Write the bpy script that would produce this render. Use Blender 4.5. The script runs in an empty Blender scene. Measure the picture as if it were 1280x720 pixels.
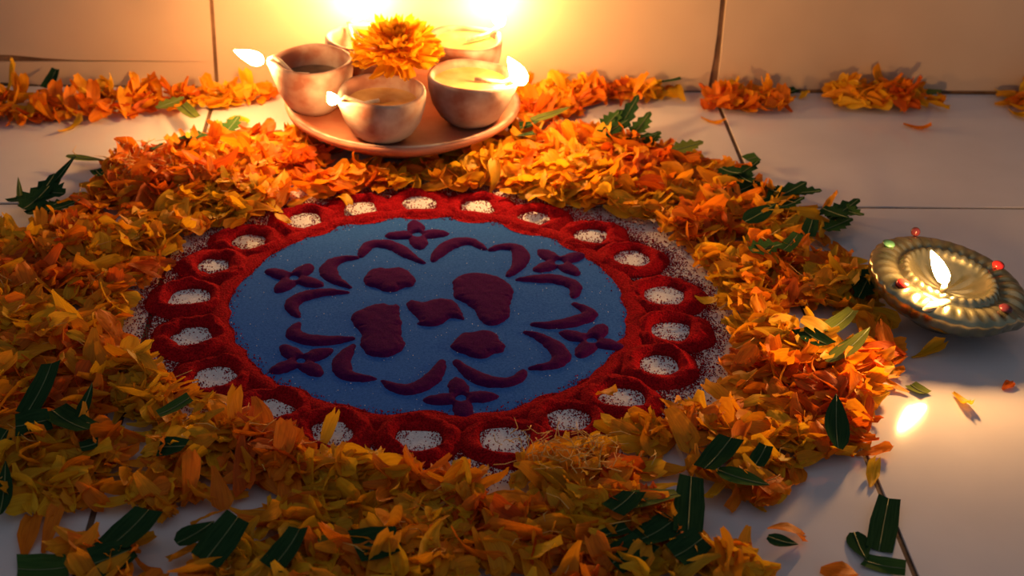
import bpy, bmesh, math, random
import numpy as np
from mathutils import Matrix, Vector

scene = bpy.context.scene
COL = scene.collection
R = random.Random(7)
NR = np.random.RandomState(11)

# ------------------------------------------------------------------ camera, world, exposure
CAM_H = 0.489
PITCH, YAW, ROLL = 0.515032587, 0.0681361146, -0.034981957
fw = Vector((math.sin(YAW) * math.cos(PITCH), math.cos(YAW) * math.cos(PITCH), -math.sin(PITCH)))
rt = Vector((math.cos(YAW), -math.sin(YAW), 0))
dn = fw.cross(rt)
r2 = rt * math.cos(ROLL) + dn * math.sin(ROLL)
d2 = -rt * math.sin(ROLL) + dn * math.cos(ROLL)
cam_data = bpy.data.cameras.new('camera')
cam = bpy.data.objects.new('camera', cam_data)
COL.objects.link(cam)
cam_data.sensor_width = 36.0
cam_data.lens = 36.0 * 1973.34 / 1280.0
cam_data.clip_start = 0.02
cam_data.clip_end = 50
M = Matrix((r2, -d2, -fw)).transposed().to_4x4()
M.translation = (0, 0, CAM_H)
cam.matrix_world = M
cam_data.dof.use_dof = True
cam_data.dof.focus_distance = 0.90
cam_data.dof.aperture_fstop = 13.0
scene.camera = cam

world = bpy.data.worlds.new('dusk')
scene.world = world
world.use_nodes = True
bg = world.node_tree.nodes['Background']
bg.inputs[0].default_value = (0.80, 0.86, 1.0, 1)
bg.inputs[1].default_value = 0.20

FLAME_RGB = (1.0, 0.50, 0.16)
FLAME_POWER = 470.0

vs = scene.view_settings
vs.view_transform = 'Standard'
vs.look = 'None'
vs.exposure = 0.10
vs.gamma = 1.0
vs.use_curve_mapping = False
scene.cycles.sample_clamp_indirect = 3.0
scene.cycles.caustics_reflective = False
scene.cycles.caustics_refractive = False

# ------------------------------------------------------------------ materials
def new_mat(name):
    m = bpy.data.materials.new(name)
    m.use_nodes = True
    nt = m.node_tree
    return m, nt, nt.nodes['Principled BSDF'], nt.nodes['Material Output']

def noise_mat(name, c1, c2, scale, rough=0.8, bump=0.0, bscale=None, bdist=0.001, metallic=0.0, lo=0.35, hi=0.65, spec=0.5, detail=4, coord='Object'):
    m, nt, b, out = new_mat(name)
    tc = nt.nodes.new('ShaderNodeTexCoord')
    n = nt.nodes.new('ShaderNodeTexNoise')
    n.inputs['Scale'].default_value = scale
    n.inputs['Detail'].default_value = detail
    nt.links.new(tc.outputs[coord], n.inputs['Vector'])
    cr = nt.nodes.new('ShaderNodeValToRGB')
    cr.color_ramp.elements[0].position = lo
    cr.color_ramp.elements[1].position = hi
    cr.color_ramp.elements[0].color = (*c1, 1)
    cr.color_ramp.elements[1].color = (*c2, 1)
    nt.links.new(n.outputs['Fac'], cr.inputs['Fac'])
    nt.links.new(cr.outputs['Color'], b.inputs['Base Color'])
    b.inputs['Roughness'].default_value = rough
    b.inputs['Metallic'].default_value = metallic
    b.inputs['Specular IOR Level'].default_value = spec
    if bump:
        n2 = nt.nodes.new('ShaderNodeTexNoise')
        n2.inputs['Scale'].default_value = bscale or scale * 3
        n2.inputs['Detail'].default_value = 3
        nt.links.new(tc.outputs[coord], n2.inputs['Vector'])
        bp = nt.nodes.new('ShaderNodeBump')
        bp.inputs['Strength'].default_value = bump
        bp.inputs['Distance'].default_value = bdist
        nt.links.new(n2.outputs['Fac'], bp.inputs['Height'])
        nt.links.new(bp.outputs['Normal'], b.inputs['Normal'])
    return m

def petal_mat(name, c1, c2, trans=0.35, rough=0.55, spec=0.25):
    """thin petal: streaks run along the length (UV v), diffuse plus light passing through"""
    m, nt, b, out = new_mat(name)
    uv = nt.nodes.new('ShaderNodeUVMap'); uv.uv_map = 'uv'
    mp = nt.nodes.new('ShaderNodeMapping'); mp.inputs['Scale'].default_value = (9, 1.2, 1)
    n = nt.nodes.new('ShaderNodeTexNoise'); n.inputs['Scale'].default_value = 1.6; n.inputs['Detail'].default_value = 3
    nt.links.new(uv.outputs[0], mp.inputs['Vector']); nt.links.new(mp.outputs[0], n.inputs['Vector'])
    cr = nt.nodes.new('ShaderNodeValToRGB')
    cr.color_ramp.elements[0].position = 0.32; cr.color_ramp.elements[1].position = 0.68
    cr.color_ramp.elements[0].color = (*c1, 1); cr.color_ramp.elements[1].color = (*c2, 1)
    nt.links.new(n.outputs['Fac'], cr.inputs['Fac'])
    nt.links.new(cr.outputs['Color'], b.inputs['Base Color'])
    b.inputs['Roughness'].default_value = rough
    b.inputs['Specular IOR Level'].default_value = spec
    bp = nt.nodes.new('ShaderNodeBump'); bp.inputs['Strength'].default_value = 0.35; bp.inputs['Distance'].default_value = 0.0006
    nt.links.new(n.outputs['Fac'], bp.inputs['Height']); nt.links.new(bp.outputs['Normal'], b.inputs['Normal'])
    tr = nt.nodes.new('ShaderNodeBsdfTranslucent')
    nt.links.new(cr.outputs['Color'], tr.inputs['Color'])
    mx = nt.nodes.new('ShaderNodeMixShader'); mx.inputs[0].default_value = trans
    nt.links.new(b.outputs[0], mx.inputs[1]); nt.links.new(tr.outputs[0], mx.inputs[2])
    nt.links.new(mx.outputs[0], out.inputs['Surface'])
    return m

def emit_mat(name, rgb, power):
    m, nt, b, out = new_mat(name)
    nt.nodes.remove(b)
    e = nt.nodes.new('ShaderNodeEmission')
    e.inputs[0].default_value = (*rgb, 1); e.inputs[1].default_value = power
    nt.links.new(e.outputs[0], out.inputs['Surface'])
    return m

MAT = {}
MAT['floor_tile'] = noise_mat('floor_tile_glaze', (0.57, 0.53, 0.53), (0.65, 0.61, 0.61), 9, rough=0.09, bump=0.04, bscale=60, bdist=0.0006, spec=0.5)
MAT['wall_tile'] = noise_mat('wall_tile_glaze', (0.45, 0.32, 0.22), (0.55, 0.40, 0.28), 5, rough=0.42, bump=0.1, bscale=40, bdist=0.0008, spec=0.4)
MAT['grout'] = noise_mat('brown_grout', (0.07, 0.035, 0.018), (0.14, 0.08, 0.045), 60, rough=0.95, bump=0.5, bscale=300)
MAT['dark_grout'] = noise_mat('dark_grout', (0.12, 0.06, 0.03), (0.24, 0.13, 0.07), 60, rough=0.95, bump=0.5, bscale=300)
MAT['red'] = noise_mat('red_powder', (0.165, 0.003, 0.006), (0.39, 0.007, 0.012), 900, rough=1.0, bump=0.9, bscale=900, bdist=0.0011, spec=0.03)
MAT['blue'] = noise_mat('blue_powder', (0.020, 0.095, 0.36), (0.038, 0.140, 0.47), 700, rough=1.0, bump=0.6, bscale=1300, bdist=0.0004, spec=0.05)
MAT['purple'] = noise_mat('maroon_powder', (0.044, 0.003, 0.046), (0.068, 0.005, 0.064), 800, rough=1.0, bump=0.6, bscale=1300, bdist=0.0004, spec=0.04)
MAT['glitter'] = noise_mat('glitter', (0.6, 0.6, 0.65), (0.9, 0.9, 0.9), 50, rough=0.3)
PETAL = [
    petal_mat('petal_olive_yellow', (0.56, 0.28, 0.010), (0.74, 0.40, 0.018), 0.45),
    petal_mat('petal_yellow', (0.74, 0.36, 0.008), (0.90, 0.52, 0.018), 0.45),
    petal_mat('petal_amber', (0.70, 0.25, 0.006), (0.88, 0.37, 0.010), 0.45),
    petal_mat('petal_orange', (0.66, 0.155, 0.005), (0.85, 0.25, 0.008), 0.45),
    petal_mat('petal_deep_orange', (0.54, 0.085, 0.005), (0.74, 0.145, 0.007), 0.45),
    petal_mat('petal_fresh_yellow', (0.86, 0.40, 0.008), (0.96, 0.54, 0.02), 0.6),
]
MAT['leaf_dark'] = petal_mat('leaf_dark_green', (0.012, 0.035, 0.014), (0.022, 0.055, 0.020), 0.08, 0.75, 0.0)
MAT['leaf_mid'] = petal_mat('leaf_green', (0.03, 0.075, 0.018), (0.05, 0.105, 0.025), 0.15, 0.75, 0.02)
MAT['leaf_pale'] = petal_mat('leaf_olive', (0.10, 0.14, 0.025), (0.16, 0.19, 0.035), 0.2, 0.7, 0.05)
MAT['rib'] = noise_mat('leaf_rib', (0.07, 0.10, 0.03), (0.12, 0.15, 0.05), 200, rough=0.6)
MAT['thread'] = noise_mat('flower_thread', (0.6, 0.3, 0.05), (0.75, 0.45, 0.12), 200, rough=0.7)
MAT['clay'] = noise_mat('ash_dusted_clay', (0.26, 0.10, 0.06), (0.50, 0.40, 0.33), 34, rough=0.7, bump=0.35, bscale=160, bdist=0.0008, lo=0.38, hi=0.62)
MAT['clay_red'] = noise_mat('red_terracotta', (0.36, 0.085, 0.035), (0.50, 0.20, 0.11), 30, rough=0.6, bump=0.3, bscale=160, bdist=0.0008)
MAT['oil'] = noise_mat('lamp_oil', (0.42, 0.22, 0.06), (0.60, 0.38, 0.14), 60, rough=0.12)
MAT['oil_dark'] = noise_mat('dark_lamp_oil', (0.10, 0.07, 0.045), (0.18, 0.12, 0.07), 60, rough=0.15)
MAT['cotton'] = noise_mat('cotton_wick', (0.6, 0.5, 0.35), (0.8, 0.7, 0.55), 300, rough=0.9)
MAT['char'] = noise_mat('charred_wick', (0.02, 0.01, 0.008), (0.10, 0.03, 0.02), 300, rough=0.9)
MAT['brass'] = noise_mat('tarnished_brass', (0.17, 0.18, 0.12), (0.36, 0.33, 0.20), 70, rough=0.25, metallic=0.92, bump=0.15, bscale=220, bdist=0.0005)
MAT['bead_red'] = noise_mat('red_bead', (0.30, 0.012, 0.012), (0.40, 0.02, 0.02), 200, rough=0.2)
MAT['bead_dark'] = noise_mat('dark_red_bead', (0.05, 0.010, 0.014), (0.08, 0.015, 0.02), 200, rough=0.15)
MAT['bead_green'] = noise_mat('green_bead', (0.03, 0.10, 0.06), (0.06, 0.16, 0.09), 200, rough=0.3)
MAT['wax'] = noise_mat('pale_wax', (0.62, 0.42, 0.22), (0.78, 0.58, 0.34), 90, rough=0.3)
MAT['flame'] = emit_mat('flame_glow', FLAME_RGB, FLAME_POWER)
MAT['flame_strong'] = emit_mat('metal_lamp_flame', FLAME_RGB, FLAME_POWER * 1.7)
MAT['white'] = noise_mat('white_powder', (0.62, 0.60, 0.60), (0.80, 0.78, 0.77), 900, rough=1.0, bump=0.6, bscale=1300, bdist=0.0004, spec=0.05)

# ------------------------------------------------------------------ helpers
def mesh(name, verts, faces, mats, smooth=True, uvs=None, midx=None):
    me = bpy.data.meshes.new(name)
    me.from_pydata([tuple(v) for v in verts], [], [tuple(f) for f in faces])
    for m in (mats if isinstance(mats, (list, tuple)) else [mats]):
        me.materials.append(m)
    if smooth:
        me.polygons.foreach_set('use_smooth', [True] * len(me.polygons))
    if midx is not None:
        me.polygons.foreach_set('material_index', midx)
    if uvs is not None:
        ul = me.uv_layers.new(name='uv')
        li = np.zeros(len(me.loops), dtype=np.int32)
        me.loops.foreach_get('vertex_index', li)
        ul.data.foreach_set('uv', np.asarray(uvs, dtype=np.float32)[li].ravel())
    me.update()
    return me

def link(name, me, parent=None, inv=None, kind=None):
    o = bpy.data.objects.new(name, me)
    COL.objects.link(o)
    if parent is not None:
        o.parent = parent
        if inv is not None:
            o.matrix_parent_inverse = inv
    if kind:
        o['kind'] = kind
    return o

def empty(name, mat4):
    o = bpy.data.objects.new(name, None)
    o.empty_display_size = 0.02
    COL.objects.link(o)
    o.matrix_world = mat4
    return o

def tag(o, label, cat, group=None, kind=None):
    o['label'] = label
    o['category'] = cat
    if group: o['group'] = group
    if kind: o['kind'] = kind
    return o

def T(x, y, z, rz=0.0):
    return Matrix.Translation((x, y, z)) @ Matrix.Rotation(rz, 4, 'Z')

def prism(poly, axis, a, b, bev=0.0):
    """closed prism of a 2-D polygon; axis 'z': poly in xy, 'y': poly in xz; front edge rounded by a small chamfer"""
    n = len(poly)
    P = np.array(poly, float)
    c = P.mean(0)
    rings = []
    d = P - c
    inset = P - np.sign(d) * bev
    rings = [(P, a), (P, b - (bev if b > a else -bev)), (inset, b)] if bev else [(P, a), (P, b)]
    vs_, fs_ = [], []
    for q, h in rings:
        for x, y in q:
            vs_.append((x, y, h) if axis == 'z' else (x, h, y))
    for k in range(len(rings) - 1):
        for i in range(n):
            j = (i + 1) % n
            fs_.append((k * n + i, k * n + j, (k + 1) * n + j, (k + 1) * n + i))
    fs_.append(tuple(range((len(rings) - 1) * n, len(rings) * n)))
    fs_.append(tuple(reversed(range(n))))
    return vs_, fs_

def fix_normals(me):
    bm = bmesh.new(); bm.from_mesh(me)
    bmesh.ops.recalc_face_normals(bm, faces=bm.faces)
    bm.to_mesh(me); bm.free()
    return me

def tube(pts, rads, n=8, cap=True):
    pts = [Vector(p) for p in pts]
    vs_, fs_ = [], []
    for i, p in enumerate(pts):
        t = (pts[min(i + 1, len(pts) - 1)] - pts[max(i - 1, 0)]).normalized()
        u = t.orthogonal().normalized(); w = t.cross(u)
        for k in range(n):
            a = 2 * math.pi * k / n
            vs_.append(p + (u * math.cos(a) + w * math.sin(a)) * rads[i])
    for i in range(len(pts) - 1):
        for k in range(n):
            j = (k + 1) % n
            fs_.append((i * n + k, i * n + j, (i + 1) * n + j, (i + 1) * n + k))
    if cap:
        fs_.append(tuple(reversed(range(n)))); fs_.append(tuple(range((len(pts) - 1) * n, len(pts) * n)))
    return vs_, fs_

def lathe(profile, n, rfun=None):
    """profile [(r,z)]; rfun(theta, r, z, k) -> (r,z)"""
    vs_, fs_ = [], []
    m = len(profile)
    for i in range(n):
        a = 2 * math.pi * i / n
        for k, (r, z) in enumerate(profile):
            rr, zz = rfun(a, r, z, k) if rfun else (r, z)
            vs_.append((rr * math.cos(a), rr * math.sin(a), zz))
    for i in range(n):
        j = (i + 1) % n
        for k in range(m - 1):
            fs_.append((i * m + k, j * m + k, j * m + k + 1, i * m + k + 1))
    return vs_, fs_

_g = NR.rand(64, 64)
def vnoise(x, y, s):
    """smooth value noise, 0..1; x,y arrays, s cells per metre"""
    x = np.asarray(x) * s + 1000.0; y = np.asarray(y) * s + 1000.0
    xi = np.floor(x).astype(int); yi = np.floor(y).astype(int)
    fx = x - xi; fy = y - yi
    fx = fx * fx * (3 - 2 * fx); fy = fy * fy * (3 - 2 * fy)
    g = lambda a, b: _g[a % 64, b % 64]
    return (g(xi, yi) * (1 - fx) + g(xi + 1, yi) * fx) * (1 - fy) + (g(xi, yi + 1) * (1 - fx) + g(xi + 1, yi + 1) * fx) * fy

def seg_dist(P, poly):
    """signed distance of points P to a closed polygon, positive inside"""
    poly = np.asarray(poly, float)
    d = np.full(len(P), 1e9); ins = np.zeros(len(P), bool)
    for i in range(len(poly)):
        a, b = poly[i], poly[(i + 1) % len(poly)]
        ab = b - a
        t = np.clip(((P - a) @ ab) / max(ab @ ab, 1e-12), 0, 1)
        d = np.minimum(d, np.hypot(*(P - a - t[:, None] * ab).T))
        cond = ((a[1] > P[:, 1]) != (b[1] > P[:, 1]))
        with np.errstate(divide='ignore', invalid='ignore'):
            xi = (b[0] - a[0]) * (P[:, 1] - a[1]) / (b[1] - a[1]) + a[0]
        ins ^= cond & (P[:, 0] < xi)
    return np.where(ins, d, -d)

def smooth_closed(pts, it=2):
    p = np.array(pts, float)
    for _ in range(it):
        q = np.roll(p, -1, 0)
        p = np.stack([0.75 * p + 0.25 * q, 0.25 * p + 0.75 * q], 1).reshape(-1, 2)
    return p

# ------------------------------------------------------------------ setting: tiled floor and wall
X1, TILE = -0.1607, 0.40
YH, YW = 0.9774, 1.1857
JW = 0.0016
floor = link('floor', fix_normals(mesh('floor', *prism([(-1.4, -0.3), (1.5, -0.3), (1.5, YW + 0.06), (-1.4, YW + 0.06)], 'z', -0.03, -0.0011), MAT['grout'], smooth=False)))
tag(floor, 'pale glazed floor tiles with brown joints', 'floor', kind='structure')
rows = [(YH + JW, YW - 0.0004), (YH - TILE + JW, YH - JW), (YH - 2 * TILE + JW, YH - TILE - JW), (YH - 3 * TILE + JW, YH - 2 * TILE - JW)]
for i in range(-3, 4):
    xa, xb = X1 + i * TILE + JW, X1 + (i + 1) * TILE - JW
    for ya, yb in rows:
        me = fix_normals(mesh('floor_tile', *prism([(xa, ya), (xb, ya), (xb, yb), (xa, yb)], 'z', -0.012, 0.0, 0.0003), MAT['floor_tile'], smooth=False))
        link('floor_tile', me, floor)
wall = link('wall_back', fix_normals(mesh('wall_back', *prism([(-1.4, -0.03), (1.5, -0.03), (1.5, 1.0), (-1.4, 1.0)], 'y', YW + 0.06, YW + 0.0022), MAT['dark_grout'], smooth=False)))
tag(wall, 'beige glazed wall tiles behind the lamps', 'wall', kind='structure')
for i in range(-3, 4):
    xa, xb = X1 + i * TILE + 0.0016, X1 + (i + 1) * TILE - 0.0016
    if i == 1: xa += 0.0012
    for r in range(3):
        za, zb = ((0.0026 if i >= 1 else 0.0008) if r == 0 else r * TILE - 0.03 + 0.002), (r + 1) * TILE - 0.03 - 0.002
        if i == -1 and r == 0:
            # cracked tile: a strip at its foot has come away, the gap widening towards the far end
            crack = [(xa, 0.0185), (-0.36, 0.0195), (-0.31, 0.0200), (-0.27, 0.0208), (-0.22, 0.0213), (xb, 0.0216)]
            up = [(xb, 0.0218), (-0.22, 0.0222), (-0.27, 0.0222), (-0.295, 0.0236), (-0.32, 0.026), (-0.36, 0.0265), (xa, 0.0262)]
            link('wall_tile', fix_normals(mesh('wall_tile', *prism(up + [(xa, zb), (xb, zb)], 'y', YW + 0.008, YW), MAT['wall_tile'], smooth=False)), wall)
            link('wall_tile_strip', fix_normals(mesh('wall_tile_strip', *prism([(xb, 0.0008), (-0.30, 0.0008), (-0.34, 0.003), (xa, 0.003)] + crack, 'y', YW + 0.008, YW + 0.0006), MAT['wall_tile'], smooth=False)), wall)
            continue
        if i == 0 and r == 0:
            poly = [(xa, za), (xb - 0.003, za), (xb - 0.0022, 0.012), (xb - 0.0008, 0.03), (xb, 0.05), (xb, zb), (xa, zb)]
            link('wall_tile', fix_normals(mesh('wall_tile', *prism(poly, 'y', YW + 0.008, YW), MAT['wall_tile'], smooth=False)), wall)
            continue
        link('wall_tile', fix_normals(mesh('wall_tile', *prism([(xa, za), (xb, za), (xb, zb), (xa, zb)], 'y', YW + 0.008, YW, 0.0006), MAT['wall_tile'], smooth=False)), wall)

# ------------------------------------------------------------------ rangoli
RC = (0.0070, 0.8369)
ran = empty('rangoli', T(RC[0], RC[1], 0))
tag(ran, 'round powder rangoli with blue field, maroon motifs and a border of red loops', 'rangoli')
BLUE_Z = 0.0016

# blue field: low disc with a feathered rim
nr, nt_ = 46, 180
vs_, fs_ = [], []
for i in range(nr + 1):
    for k in range(nt_):
        a = 2 * math.pi * k / nt_
        edge = 0.1265 + 0.0022 * (vnoise(math.cos(a) * 0.1, math.sin(a) * 0.1, 120) - 0.5)
        r = edge * i / nr
        x, y = r * math.cos(a), r * math.sin(a)
        z = BLUE_Z * min(1.0, (edge - r) / 0.006) ** 0.7 + 0.00030 * (vnoise(x, y, 110) - 0.5) * (i < nr - 2)
        vs_.append((x, y, max(z, 0.0001)))
for i in range(nr):
    for k in range(nt_):
        j = (k + 1) % nt_
        fs_.append((i * nt_ + k, (i + 1) * nt_ + k, (i + 1) * nt_ + j, i * nt_ + j))
link('blue_field', mesh('blue_field', vs_, fs_, MAT['blue']), ran)['label'] = 'disc of blue powder'

def mound(name, field, x0, x1, y0, y1, hmax, base, mat, step=0.0009, soft=0.0017, label=None):
    """powder heap from a field (metres, positive inside) sampled on a grid; edges sink below the base surface"""
    xs = np.arange(x0, x1 + step, step); ys = np.arange(y0, y1 + step, step)
    X, Y = np.meshgrid(xs, ys, indexing='ij')
    Pn = np.stack([X.ravel(), Y.ravel()], 1)
    d = field(Pn) + 0.0009 * (vnoise(Pn[:, 0], Pn[:, 1], 420) - 0.5) + 0.0010 * (vnoise(Pn[:, 0] + 3, Pn[:, 1], 160) - 0.5)
    h = np.where(d > 0, hmax * (1 - np.exp(-np.maximum(d, 0) / soft)), d * 0.9)
    h = np.maximum(h, -0.0010) + np.where(d > 0, 0.00035 * (vnoise(Pn[:, 0], Pn[:, 1] + 5, 300) - 0.5), 0)
    keep = d > -step * 1.6
    idx = -np.ones(len(Pn), int)
    nx, ny = len(xs), len(ys)
    faces = []
    K = keep.reshape(nx, ny)
    Q = K[:-1, :-1] & K[1:, :-1] & K[1:, 1:] & K[:-1, 1:]
    I = np.arange(nx * ny).reshape(nx, ny)
    f = np.stack([I[:-1, :-1][Q], I[1:, :-1][Q], I[1:, 1:][Q], I[:-1, 1:][Q]], 1)
    used = np.unique(f)
    idx[used] = np.arange(len(used))
    v = np.column_stack([Pn, base + h])[used]
    o = link(name, mesh(name, v, idx[f], mat), ran)
    if label: o['label'] = label
    return o

STARS = [((-7.8, 93.5), 5), ((-84.9, 34.2), 62), ((83.7, 55.6), 34), ((-74.4, -63.1), 36), ((16.6, -102.4), 6), ((95.9, -41.0), 64)]
for (cx, cy), a0 in STARS:
    cx, cy = cx / 1000, cy / 1000
    def field(Pn, cx=cx, cy=cy, a0=a0):
        q = Pn - (cx, cy)
        out = np.full(len(q), -1.0)
        for k in range(4):
            a = math.radians(a0 + 90 * k)
            u = q @ (math.cos(a), math.sin(a)); v = q @ (-math.sin(a), math.cos(a))
            for t in np.linspace(0.0045, 0.0195, 12):
                w = np.interp(t, [0.0045, 0.011, 0.016, 0.0195], [0.0054, 0.0060, 0.0046, 0.0018])
                out = np.maximum(out, w - np.hypot(u - t, v))
        return np.minimum(out, np.hypot(q[:, 0], q[:, 1]) - 0.0030)
    mound('star_motif', field, cx - 0.025, cx + 0.025, cy - 0.025, cy + 0.025, 0.0022, BLUE_Z, MAT['purple'], label='four-petalled maroon powder star')

ARCS=[
[(-44.0,63.1),(-40.6,77.5),(-31.8,81.7),(-21.0,76.6),(-11.1,62.3),(-4.3,55.2)],
[(-46.8,61.1),(-57.4,60.0),(-63.7,51.0),(-64.6,42.1),(-59.9,32.4),(-49.7,22.9)],
[(-50.8,16.3),(-65.6,16.3),(-76.5,12.5),(-84.2,4.2),(-83.6,-4.8),(-79.4,-12.9)],
[(-78.4,-21.1),(-81.9,-28.9),(-78.7,-37.4),(-67.0,-41.7),(-56.5,-40.8),(-46.0,-38.3)],
[(-44.9,-46.7),(-49.7,-57.4),(-51.7,-70.3),(-48.0,-78.3),(-39.3,-82.2),(-31.7,-82.2)],
[(-26.6,-84.6),(-19.7,-92.3),(-10.5,-94.7),(-1.2,-86.3),(4.0,-75.3),(6.7,-64.1)],
[(14.8,-64.1),(22.3,-77.0),(33.1,-86.4),(43.2,-87.2),(50.4,-81.8),(53.3,-74.7)],
[(57.8,-71.5),(68.4,-69.9),(75.9,-62.7),(76.7,-52.8),(70.3,-42.7),(63.7,-35.0),(56.7,-31.6)],
[(89.2,2.1),(98.3,-7.6),(95.7,-14.3),(85.9,-20.0),(73.5,-23.7),(61.9,-22.8)],
[(55.7,32.8),(68.1,33.8),(80.5,33.8),(88.8,29.0),(92.4,21.4),(89.6,11.0)],
[(40.1,72.8),(49.2,78.1),(58.0,75.0),(60.3,64.7),(57.6,50.5),(50.2,37.6)],
[(36.2,73.8),(30.6,82.1),(22.8,85.2),(13.8,79.9),(6.8,70.5),(2.7,57.3)],
]
for A in ARCS:
    p = np.array(A) / 1000.0
    for _ in range(3):                                   # round the corners of the stroke, keep its ends
        q = [p[0]]
        for i in range(len(p) - 1):
            q += [0.75 * p[i] + 0.25 * p[i + 1], 0.25 * p[i] + 0.75 * p[i + 1]]
        p = np.array(q + [p[-1]])
    s = np.r_[0, np.cumsum(np.hypot(*np.diff(p, axis=0).T))]; s /= s[-1]
    tt = np.linspace(0, 1, 40)
    st = np.column_stack([np.interp(tt, s, p[:, 0]), np.interp(tt, s, p[:, 1])])
    wd = 0.0018 + 0.0040 * np.sin(np.pi * tt) ** 0.8
    def field(Pn, st=st, wd=wd):
        out = np.full(len(Pn), -1.0)
        for (x, y), w in zip(st, wd):
            out = np.maximum(out, w - np.hypot(Pn[:, 0] - x, Pn[:, 1] - y))
        return out
    mound('crescent_motif', field, st[:, 0].min() - .008, st[:, 0].max() + .008, st[:, 1].min() - .008, st[:, 1].max() + .008, 0.0022, BLUE_Z, MAT['purple'], label='curved maroon powder stroke')

BLOBS = {
'flower_motif': [[(-42.1,32.5),(-37.7,44.1),(-31.1,48.1),(-25.3,45.2),(-19.7,49.2),(-12.9,43.3),(-8.2,32.6),(-10.0,23.0),(-16.6,23.0),(-21.2,16.4),(-27.7,16.3),(-32.5,22.9),(-39.0,23.9)],
 [(10.3,-46.8),(15.3,-39.2),(19.0,-32.4),(26.2,-31.5),(34.4,-29.0),(40.4,-34.1),(41.0,-41.0),(45.1,-47.7),(42.2,-55.2),(36.0,-55.2),(31.4,-61.7),(24.5,-60.9),(20.2,-55.1),(13.3,-52.6)]],
'lotus_motif': [[(-48.8,-12.0),(-41.8,-4.8),(-33.8,1.5),(-27.4,2.5),(-23.7,-0.8),(-20.1,2.5),(-18.1,-4.8),(-18.0,-15.5),(-16.6,-20.2),(-17.4,-32.4),(-14.2,-46.8),(-17.6,-54.2),(-25.3,-59.9),(-33.2,-59.1),(-38.5,-54.2),(-41.4,-44.2),(-39.1,-35.8),(-44.7,-25.4)],
 [(13.9,29.7),(18.8,38.5),(28.4,41.5),(37.9,39.5),(47.1,32.7),(51.5,25.1),(52.3,13.7),(49.4,2.6),(48.1,-15.5),(40.9,-23.7),(34.5,-24.6),(30.2,-18.5),(28.7,-9.5),(27.0,-4.7),(21.7,4.4),(15.3,8.1),(14.6,19.3)]],
'leaf_motif': [[(-15.5,3.4),(-10.9,8.0),(-5.3,2.5),(3.9,8.0),(14.4,8.1),(18.8,-4.8),(21.2,-18.5),(16.7,-14.9),(11.3,-14.9),(6.6,-22.8),(-0.9,-25.5),(-9.0,-22.0),(-5.4,-18.5),(-10.8,-9.6)]],
}
for nm, polys in BLOBS.items():
    for pl in polys:
        raw = np.array(pl) / 1000.0
        sm = smooth_closed(raw, 2)
        c = sm.mean(0)
        def field(Pn, sm=sm, c=c, nm=nm):
            d = seg_dist(Pn, sm)
            q = Pn - c
            # shallow furrows between the petals of the figure
            a = np.arctan2(q[:, 1], q[:, 0])
            fur = 0.0022 * np.clip(1 - np.abs(np.sin(3 * a)) * 4, 0, 1)
            return np.where(d > 0.002, np.maximum(0.0014, d - fur), d)
        mound(nm, field, sm[:, 0].min() - .004, sm[:, 0].max() + .004, sm[:, 1].min() - .004, sm[:, 1].max() + .004, 0.0024, BLUE_Z, MAT['purple'], label='solid maroon powder ' + nm.split('_')[0])

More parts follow.
